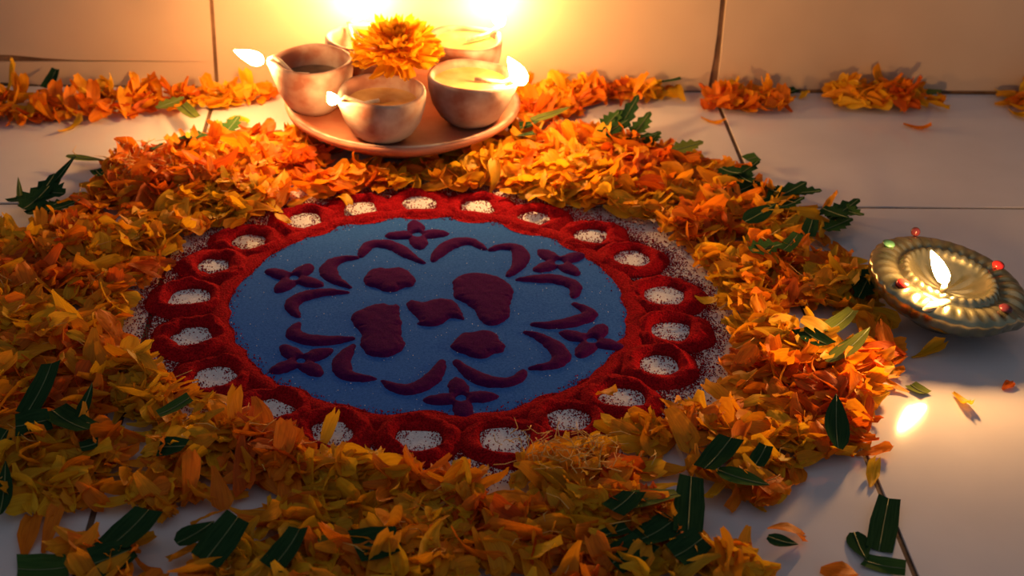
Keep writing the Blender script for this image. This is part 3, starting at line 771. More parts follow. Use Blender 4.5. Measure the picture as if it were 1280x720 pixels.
# ------------------------------------------------------------------ layout of petals and leaves
LEAVES = [
 ((-0.2494,1.0351),(-0.2205,1.0235),7,'lance',4,0.004,'slim olive leaf pointing at the back wall beside the orange flower heap'),
 ((-0.2731,0.9603),(-0.2487,0.9702),12,'cut',6,0.004,'blunt dark leaf end poking out of the tuft on the tile joint'),
 ((-0.2573,0.9565),(-0.2462,0.9857),14,'serrated',14,0.006,'ragged dark green leaf on top of the tuft by the tile joint'),
 ((-0.2529,0.9729),(-0.2318,1.0006),7,'lance',30,0.005,'upright dark leaf tip rising from the tuft on the tile joint'),
 ((-0.2450,0.9468),(-0.2252,0.9588),17,'serrated',5,0.005,'broad dark green leaf lying in the tuft on the tile joint'),
 ((-0.2560,0.9440),(-0.2416,0.9559),15,'serrated',3,0.004,'bluish green serrated leaf at the foot of the tuft'),
 ((-0.2684,0.9715),(-0.2737,0.9936),4,'lance',35,0.002,'thin yellow green leaf standing upright on the tile joint'),
 ((-0.2788,0.9298),(-0.2677,0.9401),8,'cut',2,0.003,'dark leaf scrap cut off by the edge beneath the leaf tuft'),
 ((-0.1988,1.1219),(-0.1785,1.1331),11,'serrated',12,0.004,'pale green broad leaf near the wall petals'),
 ((-0.1802,1.1268),(-0.1655,1.0955),9,'cut',5,0.004,'folded pale green leaf end pointing away from the wall petals'),
 ((-0.1701,1.0496),(-0.1549,1.0568),13,'cut',5,0.006,'flat green cut leaf at the back edge of the petal ring'),
 ((-0.1424,1.0697),(-0.1325,1.0871),12,'serrated',20,0.006,'notched green leaf behind the petals near the plate'),
 ((-0.1899,1.0381),(-0.1830,1.0451),6,'cut',10,0.008,'tiny dark leaf scrap behind the orange flower heap'),
 ((-0.2235,1.0046),(-0.2165,0.9895),7,'cut',8,0.008,'small dark leaf tucked under the orange flower heap'),
 ((-0.2056,0.7001),(-0.1961,0.7323),11,'cut',22,0.01,'slender dark leaf standing at the edge of the petal ring'),
 ((-0.1929,0.7030),(-0.1692,0.6781),17,'cut',8,0.01,'large blackish green leaf square among the amber petals'),
 ((-0.2076,0.6855),(-0.1906,0.6904),15,'cut',4,0.008,'broad blackish leaf under the slender upright leaf'),
 ((-0.1781,0.6955),(-0.1733,0.7197),6,'lance',18,0.01,'narrow dark leaf blade beside the large leaf square'),
 ((-0.1356,0.6953),(-0.1204,0.7072),10,'cut',10,0.012,'glossy green leaf strip on the golden petals near the red loops'),
 ((-0.1316,0.6665),(-0.1180,0.6650),11,'cut',6,0.011,'small dark green leaf half covered by yellow petals'),
 ((-0.1713,0.6710),(-0.1645,0.6738),9,'cut',4,0.009,'little blackish leaf crossed by a pale stalk'),
 ((-0.2178,0.6652),(-0.2119,0.6855),10,'cut',8,0.006,'dark leaf entering at the edge above the bare tile'),
 ((-0.2009,0.6175),(-0.2075,0.6644),9,'lance',5,0.004,'long drooping dark leaf along the picture edge'),
 ((-0.1880,0.5917),(-0.1640,0.5902),14,'cut',5,0.0015,'green cut leaf lying alone on the bare tile'),
 ((-0.1439,0.5926),(-0.1286,0.6153),18,'cut',10,0.006,'wide dark green leaf beside the bare tile patch'),
 ((-0.1495,0.5812),(-0.1333,0.5902),16,'cut',4,0.004,'blackish leaf at the bottom under the wide dark leaf'),
 ((-0.1137,0.5957),(-0.0971,0.6088),12,'lance',8,0.007,'blue grey leaf partly hidden by a curled orange petal'),
 ((-0.0989,0.5791),(-0.0852,0.6049),14,'cut',12,0.008,'dark leaf slanting through the amber petals at the bottom'),
 ((-0.0676,0.5753),(-0.0550,0.5985),13,'cut',12,0.008,'dark narrow leaf between two yellow petals at the bottom'),
 ((-0.0470,0.5911),(-0.0373,0.5934),7,'lance',5,0.01,'small pale green leaf tip among the orange petals'),
 ((-0.0295,0.5852),(-0.0085,0.5884),17,'cut',5,0.006,'blue green leaf block at the bottom of the petal ring'),
 ((0.1056,0.6201),(0.1281,0.6211),13,'cut',8,0.01,'light green leaf strip with a pale crosswise rib'),
 ((0.1287,0.5924),(0.1377,0.6421),13,'cut',6,0.01,'tall dark green leaf strip beside the light green one'),
 ((0.0944,0.6101),(0.1069,0.6226),13,'cut',6,0.008,'dark leaf below the light green strip with a pale stalk'),
 ((0.1059,0.5940),(0.1249,0.6072),16,'cut',6,0.006,'dark bluish leaf in the shade of the front petals'),
 ((0.0914,0.5800),(0.1091,0.5940),15,'cut',5,0.005,'blackish green leaf pair mate nearest the bottom middle'),
 ((0.1214,0.5819),(0.1363,0.5936),15,'cut',5,0.005,'dark leaf square at the bottom under the tall leaf strip'),
 ((0.0885,0.5979),(0.1015,0.6026),10,'cut',4,0.006,'small dark leaf under the big striped petal'),
 ((0.1457,0.6461),(0.1622,0.6654),14,'cut',14,0.01,'dark green folded leaf in the orange petals'),
 ((0.1525,0.6474),(0.1758,0.6310),11,'lance',5,0.01,'long tapering leaf lying across the front orange petals'),
 ((0.1694,0.5993),(0.1828,0.5918),9,'lance',4,0.005,'dark leaf sliver near the bare tile at the front'),
 ((0.1722,0.6513),(0.1807,0.6653),8,'cut',10,0.01,'narrow dark leaf standing between amber petals'),
 ((0.2179,0.6649),(0.2244,0.7004),13,'lance',18,0.01,'deep green leaf standing at the edge of the petal ring'),
 ((0.2250,0.5980),(0.2404,0.6389),12,'cut',6,0.0015,'dark green leaf with a flared end on the floor joint'),
 ((0.2170,0.6143),(0.2168,0.5908),10,'lance',6,0.0015,'bent dark leaf blade lying on the bare tile'),
 ((0.2163,0.5920),(0.2349,0.5845),9,'cut',4,0.0015,'leaf strip joining the bent blade on the bare tile'),
 ((0.2822,0.7483),(0.2887,0.7382),8,'cut',3,0.0015,'tiny square olive leaf next to the flame reflection'),
 ((0.2387,0.7804),(0.2593,0.7987),12,'cut',8,0.012,'light green leaf square near the metal lamp'),
 ((0.2244,0.7837),(0.2341,0.7590),11,'cut',8,0.01,'narrow dark leaf leaning on the petals by the metal lamp'),
 ((0.2323,0.7471),(0.2638,0.7765),13,'lance',10,0.01,'large olive leaf with dark underside by the metal lamp'),
 ((0.2664,0.8202),(0.2890,0.8624),11,'serrated',8,0.006,'dark leaf touching the rim of the metal lamp'),
 ((0.2726,0.8500),(0.2843,0.8439),9,'cut',4,0.006,'olive leaf scrap between petals and metal lamp'),
 ((0.2136,0.8808),(0.2311,0.8852),12,'serrated',6,0.012,'green leaf framed by yellow petals behind the metal lamp'),
 ((0.2333,0.8809),(0.2464,0.8984),8,'cut',8,0.012,'small curved leaf beside the framed green leaf'),
 ((0.2543,0.9045),(0.2615,0.9227),9,'cut',10,0.01,'dark leaf hanging over a round yellow petal'),
 ((0.2165,0.9247),(0.2408,0.9437),13,'lance',8,0.01,'dark leaf behind the pale yellow leaf shaped petal'),
 ((0.2762,0.9376),(0.3030,0.9619),12,'serrated',5,0.006,'pointed dark leaf lying across the long tile joint'),
 ((0.2709,0.9232),(0.2927,0.9373),11,'serrated',4,0.005,'jagged green leaf below the long tile joint'),
 ((0.2370,0.9573),(0.2691,0.9774),12,'serrated',10,0.008,'broad dark serrated leaf at the back of the ring'),
 ((0.2568,0.9723),(0.2782,0.9675),10,'serrated',12,0.008,'dark leaf with toothed edge next to the upright petal'),
 ((0.2180,0.9947),(0.2437,1.0160),13,'serrated',8,0.008,'large dark leaf below the small leaf square'),
 ((0.2174,0.9718),(0.2366,0.9846),12,'serrated',6,0.008,'dark leaf curled over orange petals at the back'),
 ((0.2383,1.0352),(0.2471,1.0381),12,'cut',10,0.004,'small square leaf standing on the receding floor joint'),
 ((0.1848,1.0424),(0.2086,1.0511),11,'serrated',8,0.008,'light green notched leaf behind the orange heap'),
 ((0.1295,1.0540),(0.1570,1.0774),11,'serrated',10,0.01,'dark leaf at the start of the tuft behind the ring'),
 ((0.1458,1.0730),(0.1682,1.1091),10,'serrated',24,0.008,'raised dark leaf of the tuft behind the ring'),
 ((0.1523,1.0552),(0.1780,1.0613),10,'serrated',6,0.007,'outermost dark leaf of the tuft behind the ring'),
 ((0.1365,1.0764),(0.1529,1.0944),11,'serrated',20,0.009,'toothed leaf at the near end of the tuft behind the ring'),
 ((0.1587,1.0703),(0.1749,1.0941),11,'serrated',18,0.008,'pointed leaf in the middle of the tuft behind the ring'),
 ((0.1662,1.0527),(0.1791,1.0699),9,'serrated',10,0.007,'short leaf hooked over the outermost tuft leaf'),
 ((0.2144,1.0088),(0.2262,0.9906),12,'serrated',12,0.01,'dark leaf pressed into the orange heap by the receding joint'),
 ((0.2246,1.0010),(0.2302,0.9754),12,'serrated',10,0.01,'blackish leaf hanging down between two orange petals at the back'),
 ((0.2359,0.9877),(0.2464,0.9603),12,'serrated',10,0.009,'wide blackish leaf above the pale yellow petal'),
 ((0.2413,0.9457),(0.2632,0.9555),12,'serrated',10,0.009,'dark leaf under the toothed leaf by the upright petal'),
 ((0.2744,0.9499),(0.2865,0.9264),12,'serrated',10,0.007,'dark leaf crossing below the long tile joint'),
 ((0.2862,0.9564),(0.3004,0.9373),10,'serrated',8,0.005,'outermost leaf tip reaching along the long tile joint'),
 ((-0.2566,0.9737),(-0.2346,0.9595),17,'serrated',10,0.007,'dark leaf folded across the middle of the left tuft'),
 ((-0.2606,0.9471),(-0.2476,0.9710),16,'serrated',12,0.006,'blackish green leaf forming the core of the left tuft'),
 ((0.0669,1.0729),(0.0915,1.0851),12,'lance',5,0.01,'dark shiny leaf tucked against the clay plate'),
 ((0.0800,1.0923),(0.1182,1.1142),9,'lance',6,0.008,'long olive leaf reaching from plate to wall petals'),
 ((0.0685,1.0586),(0.0852,1.0618),8,'cut',4,0.01,'black looking leaf end under the clay plate edge'),
 ((0.1902,1.1818),(0.2111,1.1823),9,'cut',8,0.006,'single dark leaf on the petals by the wall joint'),
 ((0.2937,1.1813),(0.3064,1.1850),9,'cut',10,0.003,'dark leaf scrap at the wall between two petal heaps'),
 ((0.4063,1.1771),(0.4240,1.1741),9,'cut',8,0.003,'olive leaf at the end of the far wall heap'),
 ((-0.2648,1.1359),(-0.2401,1.1396),10,'serrated',12,0.006,'dark leaf in the wall heap below the crack'),
 ((-0.2890,1.1592),(-0.2831,1.1789),9,'cut',25,0.004,'dark leaf leaning on the wall below the crack'),
]
LOOSE = [
 ((0.3060,0.7390),(0.3093,0.7211),7,1,14,'single yellow petal alone on the tile past the flame reflection'),
 ((0.2918,0.7768),(0.3133,0.7876),9,1,16,'curled yellow petal in the shadow edge of the metal lamp'),
 ((0.3788,1.1191),(0.3981,1.1087),9,3,8,'flat orange petal alone on the tile near the far wall heap'),
 ((0.1714,0.8426),(0.1852,0.8348),10,1,10,'yellow petal resting on the outer edge of the red loops'),
 ((0.1876,0.8744),(0.1779,0.8869),7,1,40,'upright yellow petal beside the loop edge'),
 ((-0.0520,0.6784),(-0.0450,0.7062),7,1,25,'yellow petal standing in a white hole at the front of the ring'),
 ((0.0981,0.7351),(0.1095,0.7238),9,2,30,'amber petal perched on the red loop with a pale thread'),
 ((0.1936,0.5857),(0.2098,0.5784),16,3,6,'large orange petal cut off at the bottom near the bent leaf'),
 ((0.2338,0.6803),(0.2551,0.6816),9,3,10,'orange petal strip on the tile below the flame reflection'),
 ((0.2321,0.6877),(0.2432,0.6832),7,2,6,'amber petal beside the loose orange strip'),
 ((0.2350,0.6505),(0.2412,0.6715),8,1,12,'yellow teardrop petal at the end of the floor joint'),
 ((0.2840,0.9696),(0.3015,0.9774),6,2,50,'upright amber petal standing by the long tile joint'),
 ((0.2198,1.1270),(0.2384,1.1180),6,2,4,'thin amber petal by the receding floor joint'),
 ((0.3061,1.1706),(0.3158,1.1748),7,1,30,'small upright yellow petal between two wall heaps'),
 ((-0.1883,0.5970),(-0.1878,0.6338),12,3,6,'wide orange petal at the edge of the bare tile'),
 ((-0.1729,0.6136),(-0.1559,0.5906),12,3,8,'folded orange petal on the bare tile'),
 ((-0.1791,0.6028),(-0.1753,0.6336),9,3,14,'curved orange petal beside the folded one on the bare tile'),
 ((-0.0975,0.9564),(-0.0849,0.9309),6,1,10,'small yellow petal across the back red loops'),
 ((-0.0567,0.9811),(-0.0460,0.9592),8,1,12,'yellow petal dipping into a white hole at the back'),
 ((-0.1660,0.8908),(-0.1545,0.8659),6,1,14,'yellow petal leaning on a red loop near the petal ring'),
 ((-0.2673,1.0909),(-0.2517,1.1148),7,1,8,'yellow petal on the tile in front of the wall heap'),
 ((-0.1465,1.1168),(-0.1276,1.1081),10,1,10,'yellow petal lying alone beside the clay lamps'),
 ((-0.3168,1.1731),(-0.2940,1.1916),7,1,70,'tall yellow petal standing against the cracked wall tile'),
 ((-0.2272,1.1951),(-0.2124,1.2010),6,1,60,'yellow petal tip standing up from the wall heap'),
 ((0.0834,0.5992),(0.0895,0.6372),17,1,10,'big striped yellow petal lying in front of the dark leaves'),
 ((0.2397,0.9450),(0.2698,0.9770),10,1,14,'pale leaf shaped yellow petal at the back of the ring'),
 ((0.2655,0.9572),(0.2746,0.9382),13,1,14,'round yellow petal under the upright one by the long joint'),
 ((0.3348,0.7431),(0.3428,0.7489),6,4,6,'tiny dark red scrap lying on the tile beyond the metal lamp shadow'),
 ((-0.1216,0.7330),(-0.0965,0.7172),9,2,8,'long amber petal reaching over the red loops at the ring edge'),
 ((0.0928,0.9826),(0.0724,0.9676),9,1,10,'flat yellow petal lapping onto the back red loops'),
 ((0.4711,1.1511),(0.4844,1.1289),10,1,8,'yellow petal at the picture edge by the wall'),
]
HEAP_A = [(-0.3659,1.1535),(-0.2865,1.1520),(-0.2566,1.1559),(-0.2028,1.1667),(-0.1127,1.1721),(-0.1074,1.1432),(-0.1740,1.1355),(-0.2261,1.1191),(-0.2607,1.1124),(-0.3511,1.0958)]
HEAP_B = [(0.0736,1.1534),(0.0749,1.1797),(0.1264,1.1775),(0.1657,1.1817),(0.2107,1.1777),(0.2085,1.1628),(0.1499,1.1550),(0.1089,1.1194),(0.0833,1.1037)]
HEAP_C = [(0.2202,1.1468),(0.2384,1.1800),(0.2838,1.1845),(0.2943,1.1646),(0.2909,1.1418),(0.2557,1.1379)]
HEAP_D = [(0.3291,1.1687),(0.3404,1.1892),(0.4038,1.1872),(0.4067,1.1738),(0.3918,1.1439),(0.3399,1.1428)]
HEAP_E = [(0.4673,1.1684),(0.4779,1.1889),(0.5391,1.1903),(0.5219,1.1433),(0.4706,1.1423)]
STRAY_F = [(0.3973,1.1636),(0.4237,1.1641),(0.4385,1.1481),(0.4002,1.1505)]
CLUMPS = [(-0.0934,0.6859,70,0.013),(-0.0712,0.6680,40,0.010),(-0.0378,0.6573,50,0.012),(-0.0092,0.6536,40,0.010),(0.0234,0.6486,30,0.010),(0.0736,0.6632,50,0.012),(-0.1493,0.7559,40,0.012),(-0.2082,0.8867,50,0.016),(-0.1491,0.9781,60,0.016)]
LANDMARKS = [
 ((-0.254,0.915),'just below the leaf tuft on the tile joint'),
 ((-0.217,0.883),'beneath the orange heap by the leaf tuft'),
 ((-0.218,0.814),'level with the widest part of the rangoli by the picture edge'),
 ((-0.201,0.998),'in the orange heap beside the slim olive leaf'),
 ((-0.154,1.018),'by the flat cut leaf behind the ring'),
 ((-0.109,1.019),'beside the plate under the outward-blown flame'),
 ((-0.153,0.927),'between the orange heap and the red loops'),
 ((-0.181,0.843),'touching the pale rim outside the red loops'),
 ((-0.178,0.770),'above the glossy green leaf strip'),
 ((-0.217,0.761),'above the slender upright dark leaf'),
 ((-0.201,0.698),'around the slender upright dark leaf'),
 ((-0.167,0.656),'below the large blackish leaf square'),
 ((-0.192,0.643),'above the bare tile corner'),
 ((-0.139,0.683),'by the half covered small green leaf'),
 ((-0.117,0.713),'next to the glossy green leaf strip'),
 ((-0.096,0.669),'in the yellow patch before the red loops'),
 ((-0.137,0.623),'around the wide dark leaf near the bare tile'),
 ((-0.103,0.623),'over the blue grey leaf'),
 ((-0.073,0.642),'in the middle of the amber drift before the rangoli'),
 ((-0.073,0.592),'beside the dark narrow leaf at the bottom'),
 ((-0.038,0.655),'at the front foot of the red loops'),
 ((-0.032,0.615),'above the blue green leaf block'),
 ((-0.001,0.647),'under the loop nearest the viewer'),
 ((0.007,0.603),'by the bare gap near the blue green leaf block'),
 ((0.038,0.621),'between the bare gap and the striped petal'),
 ((0.072,0.647),'in the thready patch before the rangoli'),
 ((0.084,0.602),'around the big striped petal'),
 ((0.115,0.660),'above the light green leaf strip'),
 ((0.117,0.614),'around the light green leaf strip'),
 ((0.143,0.626),'by the tall dark leaf strip'),
 ((0.160,0.681),'at the corner of the ring above the folded leaf'),
 ((0.166,0.639),'along the long tapering leaf'),
 ((0.189,0.652),'in the orange clump near the bare tile'),
 ((0.189,0.613),'at the near end of the clump by the bare tile'),
 ((0.219,0.673),'around the deep green standing leaf'),
 ((0.181,0.752),'in the yellow drift outside the red loops'),
 ((0.215,0.735),'in the bright heap before the metal lamp'),
 ((0.249,0.727),'at the heap edge by the flame reflection'),
 ((0.212,0.814),'in the drift between red loops and metal lamp'),
 ((0.250,0.786),'around the light green leaf square'),
 ((0.268,0.844),'against the metal lamp'),
 ((0.236,0.885),'around the framed green leaf'),
 ((0.193,0.907),'in the yellow curls behind the outer loops'),
 ((0.265,0.948),'by the pointed leaf on the long joint'),
 ((0.222,0.953),'below the large dark leaf at the back'),
 ((0.191,1.003),'in the orange heap below the notched leaf'),
 ((0.148,1.029),'in front of the leaf tuft behind the ring'),
 ((0.142,0.971),'at the back shoulder of the red loops'),
 ((0.097,1.042),'between the leaf tuft and the plate'),
 ((0.044,1.021),'before the plate on the blazing flame side'),
 ((-0.024,1.020),'before the plate under the tiny flame'),
 ((-0.059,1.033),'in front of the tall dark-oiled lamp'),
 ((-0.292,1.122),'in the wall heap under the crack'),
 ((-0.228,1.131),'in the wall heap past the crack'),
 ((-0.187,1.140),'by the pale leaf near the wall'),
 ((-0.132,1.149),'at the wall joint beside the outward-blown flame'),
 ((0.099,1.162),'at the wall by the blazing lamp'),
 ((0.164,1.167),'in the wall row before the dark joint'),
 ((0.253,1.157),'in the heap at the dark wall joint'),
 ((0.365,1.165),'in the far wall heap'),
 ((0.474,1.157),'in the wall heap cut by the picture edge'),
]
OUTER = [(-0.318,0.924),(-0.245,0.945),(-0.228,0.996),(-0.225,1.039),(-0.189,1.067),(-0.157,1.094),(-0.116,1.099),(-0.073,1.086),(-0.014,1.072),(0.071,1.095),(0.132,1.101),(0.166,1.072),(0.200,1.058),(0.237,1.031),(0.246,0.986),(0.285,0.958),(0.289,0.928),(0.291,0.871),(0.287,0.823),(0.285,0.785),(0.272,0.742),(0.255,0.710),(0.242,0.695),(0.231,0.666),(0.221,0.632),(0.196,0.606),(0.179,0.582),(0.160,0.543),(0.014,0.541),(-0.141,0.548),(-0.177,0.605),(-0.205,0.630),(-0.262,0.637),(-0.33,0.72)]
INNER = [(-0.171,0.823),(-0.157,0.871),(-0.143,0.903),(-0.114,0.935),(-0.092,0.963),(-0.051,0.982),(-0.002,0.992),(0.043,0.991),(0.086,0.969),(0.129,0.956),(0.157,0.939),(0.177,0.905),(0.182,0.852),(0.184,0.795),(0.168,0.751),(0.160,0.719),(0.121,0.711),(0.094,0.698),(0.071,0.678),(0.049,0.665),(0.028,0.661),(-0.001,0.668),(-0.030,0.675),(-0.060,0.681),(-0.081,0.712),(-0.105,0.732),(-0.126,0.742),(-0.146,0.761),(-0.164,0.791)]

CELL = 0.004
HX0, HY0 = -0.60, 0.40
HG = np.zeros((300, 210))
def hcell(x, y):
    return min(299, max(0, int((x - HX0) / CELL))), min(209, max(0, int((y - HY0) / CELL)))
def heap(x, y):
    i, j = hcell(x, y)
    return float(HG[max(0, i - 1):i + 2, max(0, j - 1):j + 2].mean())
def raise_heap(x, y, amt, r=2):
    i, j = hcell(x, y)
    HG[max(0, i - r):i + r + 1, max(0, j - r):j + r + 1] += amt

rs = random.Random(21)
ALL = []            # (var, colour, matrix, zone, label or None)
def colour_at(x, y):
    c = float(vnoise(x, y, 26)) * 0.75 + float(vnoise(x + 7, y + 3, 60)) * 0.25
    c += rs.uniform(-0.28, 0.28)
    if y > 0.95: c += 0.05
    return 0 if c < 0.13 else 1 if c < 0.38 else 2 if c < 0.60 else 3 if c < 0.82 else 4

def drop(x, y, zone, scale=1.0, steep=False, colr=None):
    var = rs.randrange(len(VAR))
    h = heap(x, y)
    rz = rs.uniform(0, 2 * math.pi)
    tl = rs.gauss(0, 0.30) if not steep else rs.uniform(0.4, 1.1)
    rl = rs.gauss(0, 0.38)
    if rs.random() < 0.12: rl += rs.choice((-1, 1)) * rs.uniform(0.5, 1.2)
    sc = scale * rs.uniform(0.75, 1.25)
    m = Matrix.Rotation(rz, 4, 'Z') @ Matrix.Rotation(-tl, 4, 'Y') @ Matrix.Rotation(rl, 4, 'X') @ Matrix.Diagonal((sc, sc, sc, 1))
    mm = np.array(m)[:3, :3]
    v = VAR[var][0] @ mm.T
    z = h + 0.0012 - v[:, 2].min() * (0.65 if h > 0.003 else 1.0)
    z = max(z, 0.0004 - v[:, 2].min())
    top = (v[:, 1] + y).max()
    if top > YW - 0.003: y -= top - (YW - 0.003)
    mt = Matrix.Translation((x, y, z)) @ m
    ALL.append((var, colour_at(x, y) if colr is None else colr, mt, zone, None))
    raise_heap(x, y, 0.00055 * scale)

def zone_at(x, y):
    if y > 1.105 or (y > 1.09 and x < -0.16): return 'wall'
    dx, dy = x - RC[0], y - RC[1]
    a = math.degrees(math.atan2(dy, dx))
    if 45 < a < 135: return 'back'
    if -48 <= a <= 45: return 'lamp'
    if -135 < a < -48: return 'front'
    return 'side'

outer = np.array(OUTER); inner = np.array(INNER)
pts = np.column_stack([NR.uniform(-0.34, 0.30, 60000), NR.uniform(0.54, 1.11, 60000)])
do = seg_dist(pts, outer); di = -seg_dist(pts, inner)
cl = vnoise(pts[:, 0], pts[:, 1], 34) * 0.6 + vnoise(pts[:, 0] + 5, pts[:, 1] + 2, 80) * 0.4
edge = np.clip(np.minimum(do, di) / 0.020, 0, 1)
dens = edge ** 0.6 * np.clip((cl - 0.22) * 2.2, 0.02, 1)
dens *= np.where(pts[:, 1] < 0.67, np.clip((cl - 0.30) * 2.4, 0.03, 0.85), 1.0)
dens[np.hypot(pts[:, 0] - PLC[0], pts[:, 1] - PLC[1]) < 0.066] = 0
dens[np.hypot(pts[:, 0] - ML.x, pts[:, 1] - ML.y) < 0.040] = 0
ok = (do > 0.004) & (di > 0.006) & (NR.rand(len(pts)) < dens)
pts = pts[ok][:4700]
for x, y in pts:
    drop(float(x), float(y), zone_at(x, y))
for cx, cy, n_, sp_ in CLUMPS:
    for _ in range(n_):
        x, y = rs.gauss(cx, sp_), rs.gauss(cy, sp_)
        if float(seg_dist(np.array([[x, y]]), inner)[0]) < -0.004: drop(x, y, zone_at(x, y))
for poly, cnt in ((HEAP_A, 250), (HEAP_B, 210), (HEAP_C, 85), (HEAP_D, 140), (HEAP_E, 60), (STRAY_F, 5)):
    pa = np.array(poly)
    k = 0
    while k < cnt:
        x = rs.uniform(pa[:, 0].min(), pa[:, 0].max()); y = rs.uniform(pa[:, 1].min(), min(pa[:, 1].max(), YW - 0.006))
        d = float(seg_dist(np.array([[x, y]]), pa)[0])
        if d < 0.001 or math.hypot(x - PLC[0], y - PLC[1]) < 0.088: continue
        drop(x, y, 'wall', 0.9, steep=rs.random() < 0.25); k += 1

# ------------------------------------------------------------------ which petals show largest
F_PX = 1973.34
def visible_counts():
    GW, GH = 427, 240
    s = GW / 1280.0
    us, ts = np.linspace(0, NV, 7), np.linspace(0, NU, 13)
    rows_ = []
    for k, (var, c, m, zn, lb) in enumerate(ALL):
        v = VAR[var][0].reshape(NU + 1, NV + 1, 3)
        ti = np.minimum(ts.astype(int), NU - 1); tf = (ts - ti)[:, None, None]
        vv = v[ti] * (1 - tf) + v[ti + 1] * tf
        ui = np.minimum(us.astype(int), NV - 1); uf = (us - ui)[None, :, None]
        vv = vv[:, ui] * (1 - uf) + vv[:, ui + 1] * uf
        mm = np.array(m)
        rows_.append(vv.reshape(-1, 3) @ mm[:3, :3].T + mm[:3, 3])
    W = np.array(rows_)
    ids = np.repeat(np.arange(len(ALL)), W.shape[1])
    W = W.reshape(-1, 3) - np.array((0, 0, CAM_H))
    z = W @ np.array(fw); x = 640 + F_PX * (W @ np.array(r2)) / z; y = 360 + F_PX * (W @ np.array(d2)) / z
    ix = np.floor(x * s).astype(int); iy = np.floor(y * s).astype(int)
    g = (ix >= 0) & (ix < GW) & (iy >= 0) & (iy < GH)
    ix, iy, z, ids = ix[g], iy[g], z[g], ids[g]
    o = np.argsort(-z)
    buf = -np.ones((GH, GW), int)
    buf[iy[o], ix[o]] = ids[o]
    return np.bincount(buf[buf >= 0], minlength=len(ALL))
cnt = visible_counts()
N_IND = 300 - len(LOOSE)
best = set(np.argsort(-cnt)[:N_IND].tolist())

CN = ['dull yellow', 'yellow', 'amber', 'orange', 'deep orange']
SHAPE = [{'plain': '', 'broad': 'broad ', 'narrow': 'slim ', 'rolled': 'rolled '}[['plain', 'plain', 'broad', 'narrow', 'rolled', 'plain'][q % 6]] for q in range(len(VAR))]
made = {}
LMX = np.array([q[0] for q in LANDMARKS])
for k in sorted(best):
    var, c, m, zn, lb = ALL[k]
    o = link('marigold_petal', petal_mesh(var, c))
    o.matrix_world = m
    p = np.array(m.translation)[:2]
    spot = LANDMARKS[int(np.argmin(np.hypot(*(LMX - p).T)))][1]
    sz = m.to_scale().x
    size = 'small ' if sz < 0.90 else 'large ' if sz > 1.10 else ''
    tag(o, size + SHAPE[var] + CN[c] + ' petal ' + spot, 'petal', 'petals ' + spot)
    made.setdefault(o['label'], []).append(o)
for lab, os_ in made.items():                             # twins and triplets: told apart by their distance from the wall
    if len(os_) in (2, 3) and len(lab.split()) <= 12:
        os_.sort(key=lambda q: -q.matrix_world.translation.y)
        for q, w in zip(os_, (('nearer the wall', 'farther from the wall'), ('nearest the wall', 'middle of three', 'farthest from the wall'))[len(os_) - 2]):
            q['label'] = lab + ', ' + w

# everything under and behind them: one heap
V_, F_, U_, MI = [], [], [], []
base_f = np.array(VAR[0][1]); off = 0
for k, (var, c, m, zn, lb) in enumerate(ALL):
    if k in best: continue
    mm = np.array(m)
    V_.append(VAR[var][0] @ mm[:3, :3].T + mm[:3, 3]); U_.append(VAR[var][2])
    F_.append(base_f + off); off += len(VAR[var][0]); MI.append(np.full(len(base_f), c))
o = link('petal_heap', mesh('petal_heap', np.vstack(V_), np.vstack(F_).tolist(), PETAL, uvs=np.vstack(U_), midx=np.concatenate(MI)))
tag(o, 'thick ring of scattered yellow and orange marigold petals around the rangoli', 'petals', kind='stuff')

# ------------------------------------------------------------------ loose single petals
for (x0, y0), (x1, y1), w, c, lift, lab in LOOSE:
    L = min(math.hypot(x1 - x0, y1 - y0), 0.030)
    v, f, uv = petal_grid(max(L, 0.010), w / 1000, 'narrow' if w < 7 else 'plain', rs)
    a = math.atan2(y1 - y0, x1 - x0)
    m = Matrix.Rotation(a, 4, 'Z') @ Matrix.Rotation(-math.radians(lift), 4, 'Y')
    vv = v @ np.array(m)[:3, :3].T
    xc, yc = ((x0 + x1) / 2, (y0 + y1) / 2) if lift < 45 else (x0 + vv[:, 0].max() * .3, y0)
    yc = min(yc, YW - 0.002 - vv[:, 1].max())
    z0 = max(heap(xc, yc) * 0.9, 0.0004) - vv[:, 2].min()
    if math.hypot(xc - RC[0], yc - RC[1]) < 0.172: z0 += 0.0035
    o = link('marigold_petal', mesh('petal', v, f, PETAL[c], uvs=uv))
    o.matrix_world = Matrix.Translation((xc, yc, z0)) @ m
    tag(o, lab, 'petal')

